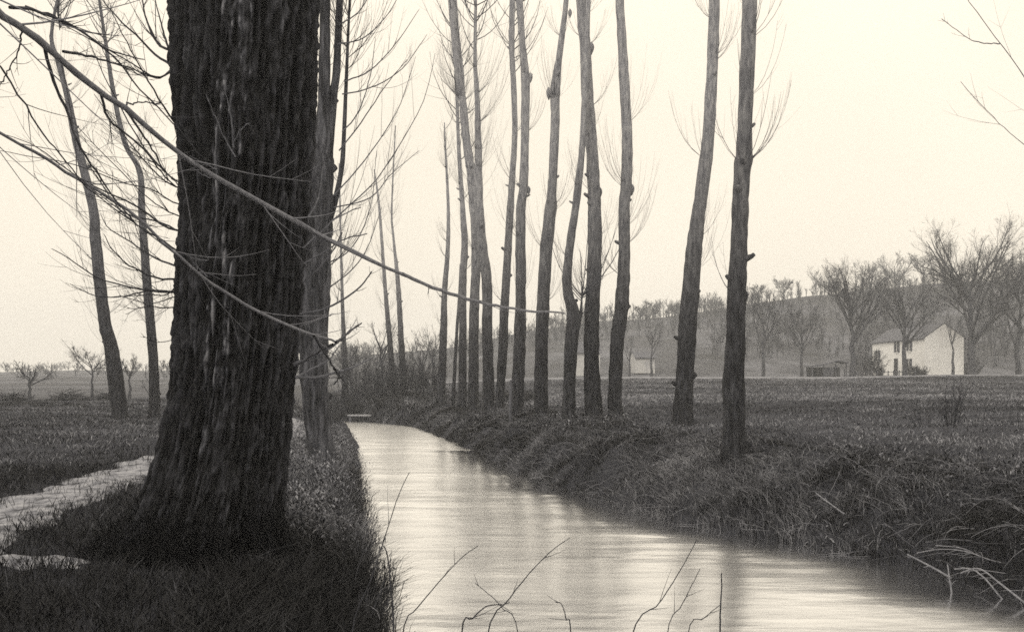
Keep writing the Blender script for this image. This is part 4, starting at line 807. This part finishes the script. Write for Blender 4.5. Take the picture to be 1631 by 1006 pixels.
# ------------------------------------------------------------------ air
m = bpy.data.materials.new('haze_air'); m.use_nodes = True; nt = m.node_tree
nt.nodes.remove(nt.nodes['Principled BSDF'])
pv = nt.nodes.new('ShaderNodeVolumePrincipled'); pv.inputs['Density'].default_value = .0011; pv.inputs['Color'].default_value = (.93, .955, 1., 1); pv.inputs['Anisotropy'].default_value = .2
nt.links.new(pv.outputs[0], nt.nodes['Material Output'].inputs['Volume'])
tag(boxes('haze', m, None, (-760, 760, -60, 660, -2., 40)), kind='stuff')

# ------------------------------------------------------------------ light, sky, camera
ELEV, AZ = math.radians(42), math.radians(205)        # soft sun through cloud, behind the camera's left shoulder
w = bpy.data.worlds.new('World'); SC.world = w; w.use_nodes = True; nt = w.node_tree
bg = nt.nodes['Background']
sky = nt.nodes.new('ShaderNodeTexSky'); sky.sky_type = 'NISHITA'; sky.sun_disc = False; sky.sun_elevation = ELEV; sky.sun_rotation = AZ; sky.dust_density = 4
bw = nt.nodes.new('ShaderNodeRGBToBW'); nt.links.new(sky.outputs[0], bw.inputs[0])
tc = nt.nodes.new('ShaderNodeTexCoord'); cl = nt.nodes.new('ShaderNodeTexNoise'); cl.inputs['Scale'].default_value = 1.3; cl.inputs['Detail'].default_value = 5
nt.links.new(tc.outputs['Generated'], cl.inputs[0])
cloud = mathn(nt, 'ADD', mathn(nt, 'MULTIPLY', cl.outputs[0], 4.6), 6.6)      # the overcast veil
val = mathn(nt, 'ADD', mathn(nt, 'MULTIPLY', bw.outputs[0], .12), mathn(nt, 'MULTIPLY', cloud, 1.13))
sx = nt.nodes.new('ShaderNodeSeparateXYZ'); nt.links.new(tc.outputs['Generated'], sx.inputs[0])
zr_ = nt.nodes.new('ShaderNodeMapRange'); zr_.interpolation_type = 'SMOOTHSTEP'
zr_.inputs['From Min'].default_value = .2; zr_.inputs['From Max'].default_value = .95; zr_.inputs['To Min'].default_value = 1; zr_.inputs['To Max'].default_value = 1.9
nt.links.new(sx.outputs[2], zr_.inputs[0]); val = mathn(nt, 'MULTIPLY', val, zr_.outputs[0])
cr = nt.nodes.new('ShaderNodeMix'); cr.data_type = 'RGBA'; cr.blend_type = 'MULTIPLY'; cr.inputs['Factor'].default_value = 1
nt.links.new(val, cr.inputs['A']); cr.inputs['B'].default_value = (1.0, .906, .75, 1)
nt.links.new(cr.outputs['Result'], bg.inputs['Color']); bg.inputs['Strength'].default_value = .1
sl = bpy.data.lights.new('sun', 'SUN'); sl.energy = .8; sl.angle = math.radians(14); sl.color = (1, .95, .86)
so = bpy.data.objects.new('sun', sl); COL.objects.link(so)
so.rotation_euler = (math.pi/2-ELEV, 0, -AZ+math.pi)
cd = bpy.data.cameras.new('camera'); co = bpy.data.objects.new('camera', cd); COL.objects.link(co)
co.location = (0, 0, EYE); co.rotation_euler = (math.pi/2, 0, 0)
cd.sensor_width = 36; cd.lens = 36*F/1631; cd.shift_y = (HY-503)/1631; cd.clip_end = 3000; cd.clip_start = .05
SC.camera = co
SC.view_settings.view_transform = 'Standard'; SC.view_settings.look = 'None'; SC.view_settings.exposure = 0; SC.view_settings.gamma = 1
cy = SC.cycles; cy.use_denoising = False; cy.max_bounces = 6; cy.diffuse_bounces = 2; cy.glossy_bounces = 3; cy.volume_bounces = 2; cy.transparent_max_bounces = 8
cy.use_adaptive_sampling = True; cy.adaptive_threshold = .008; cy.filter_width = 1.6
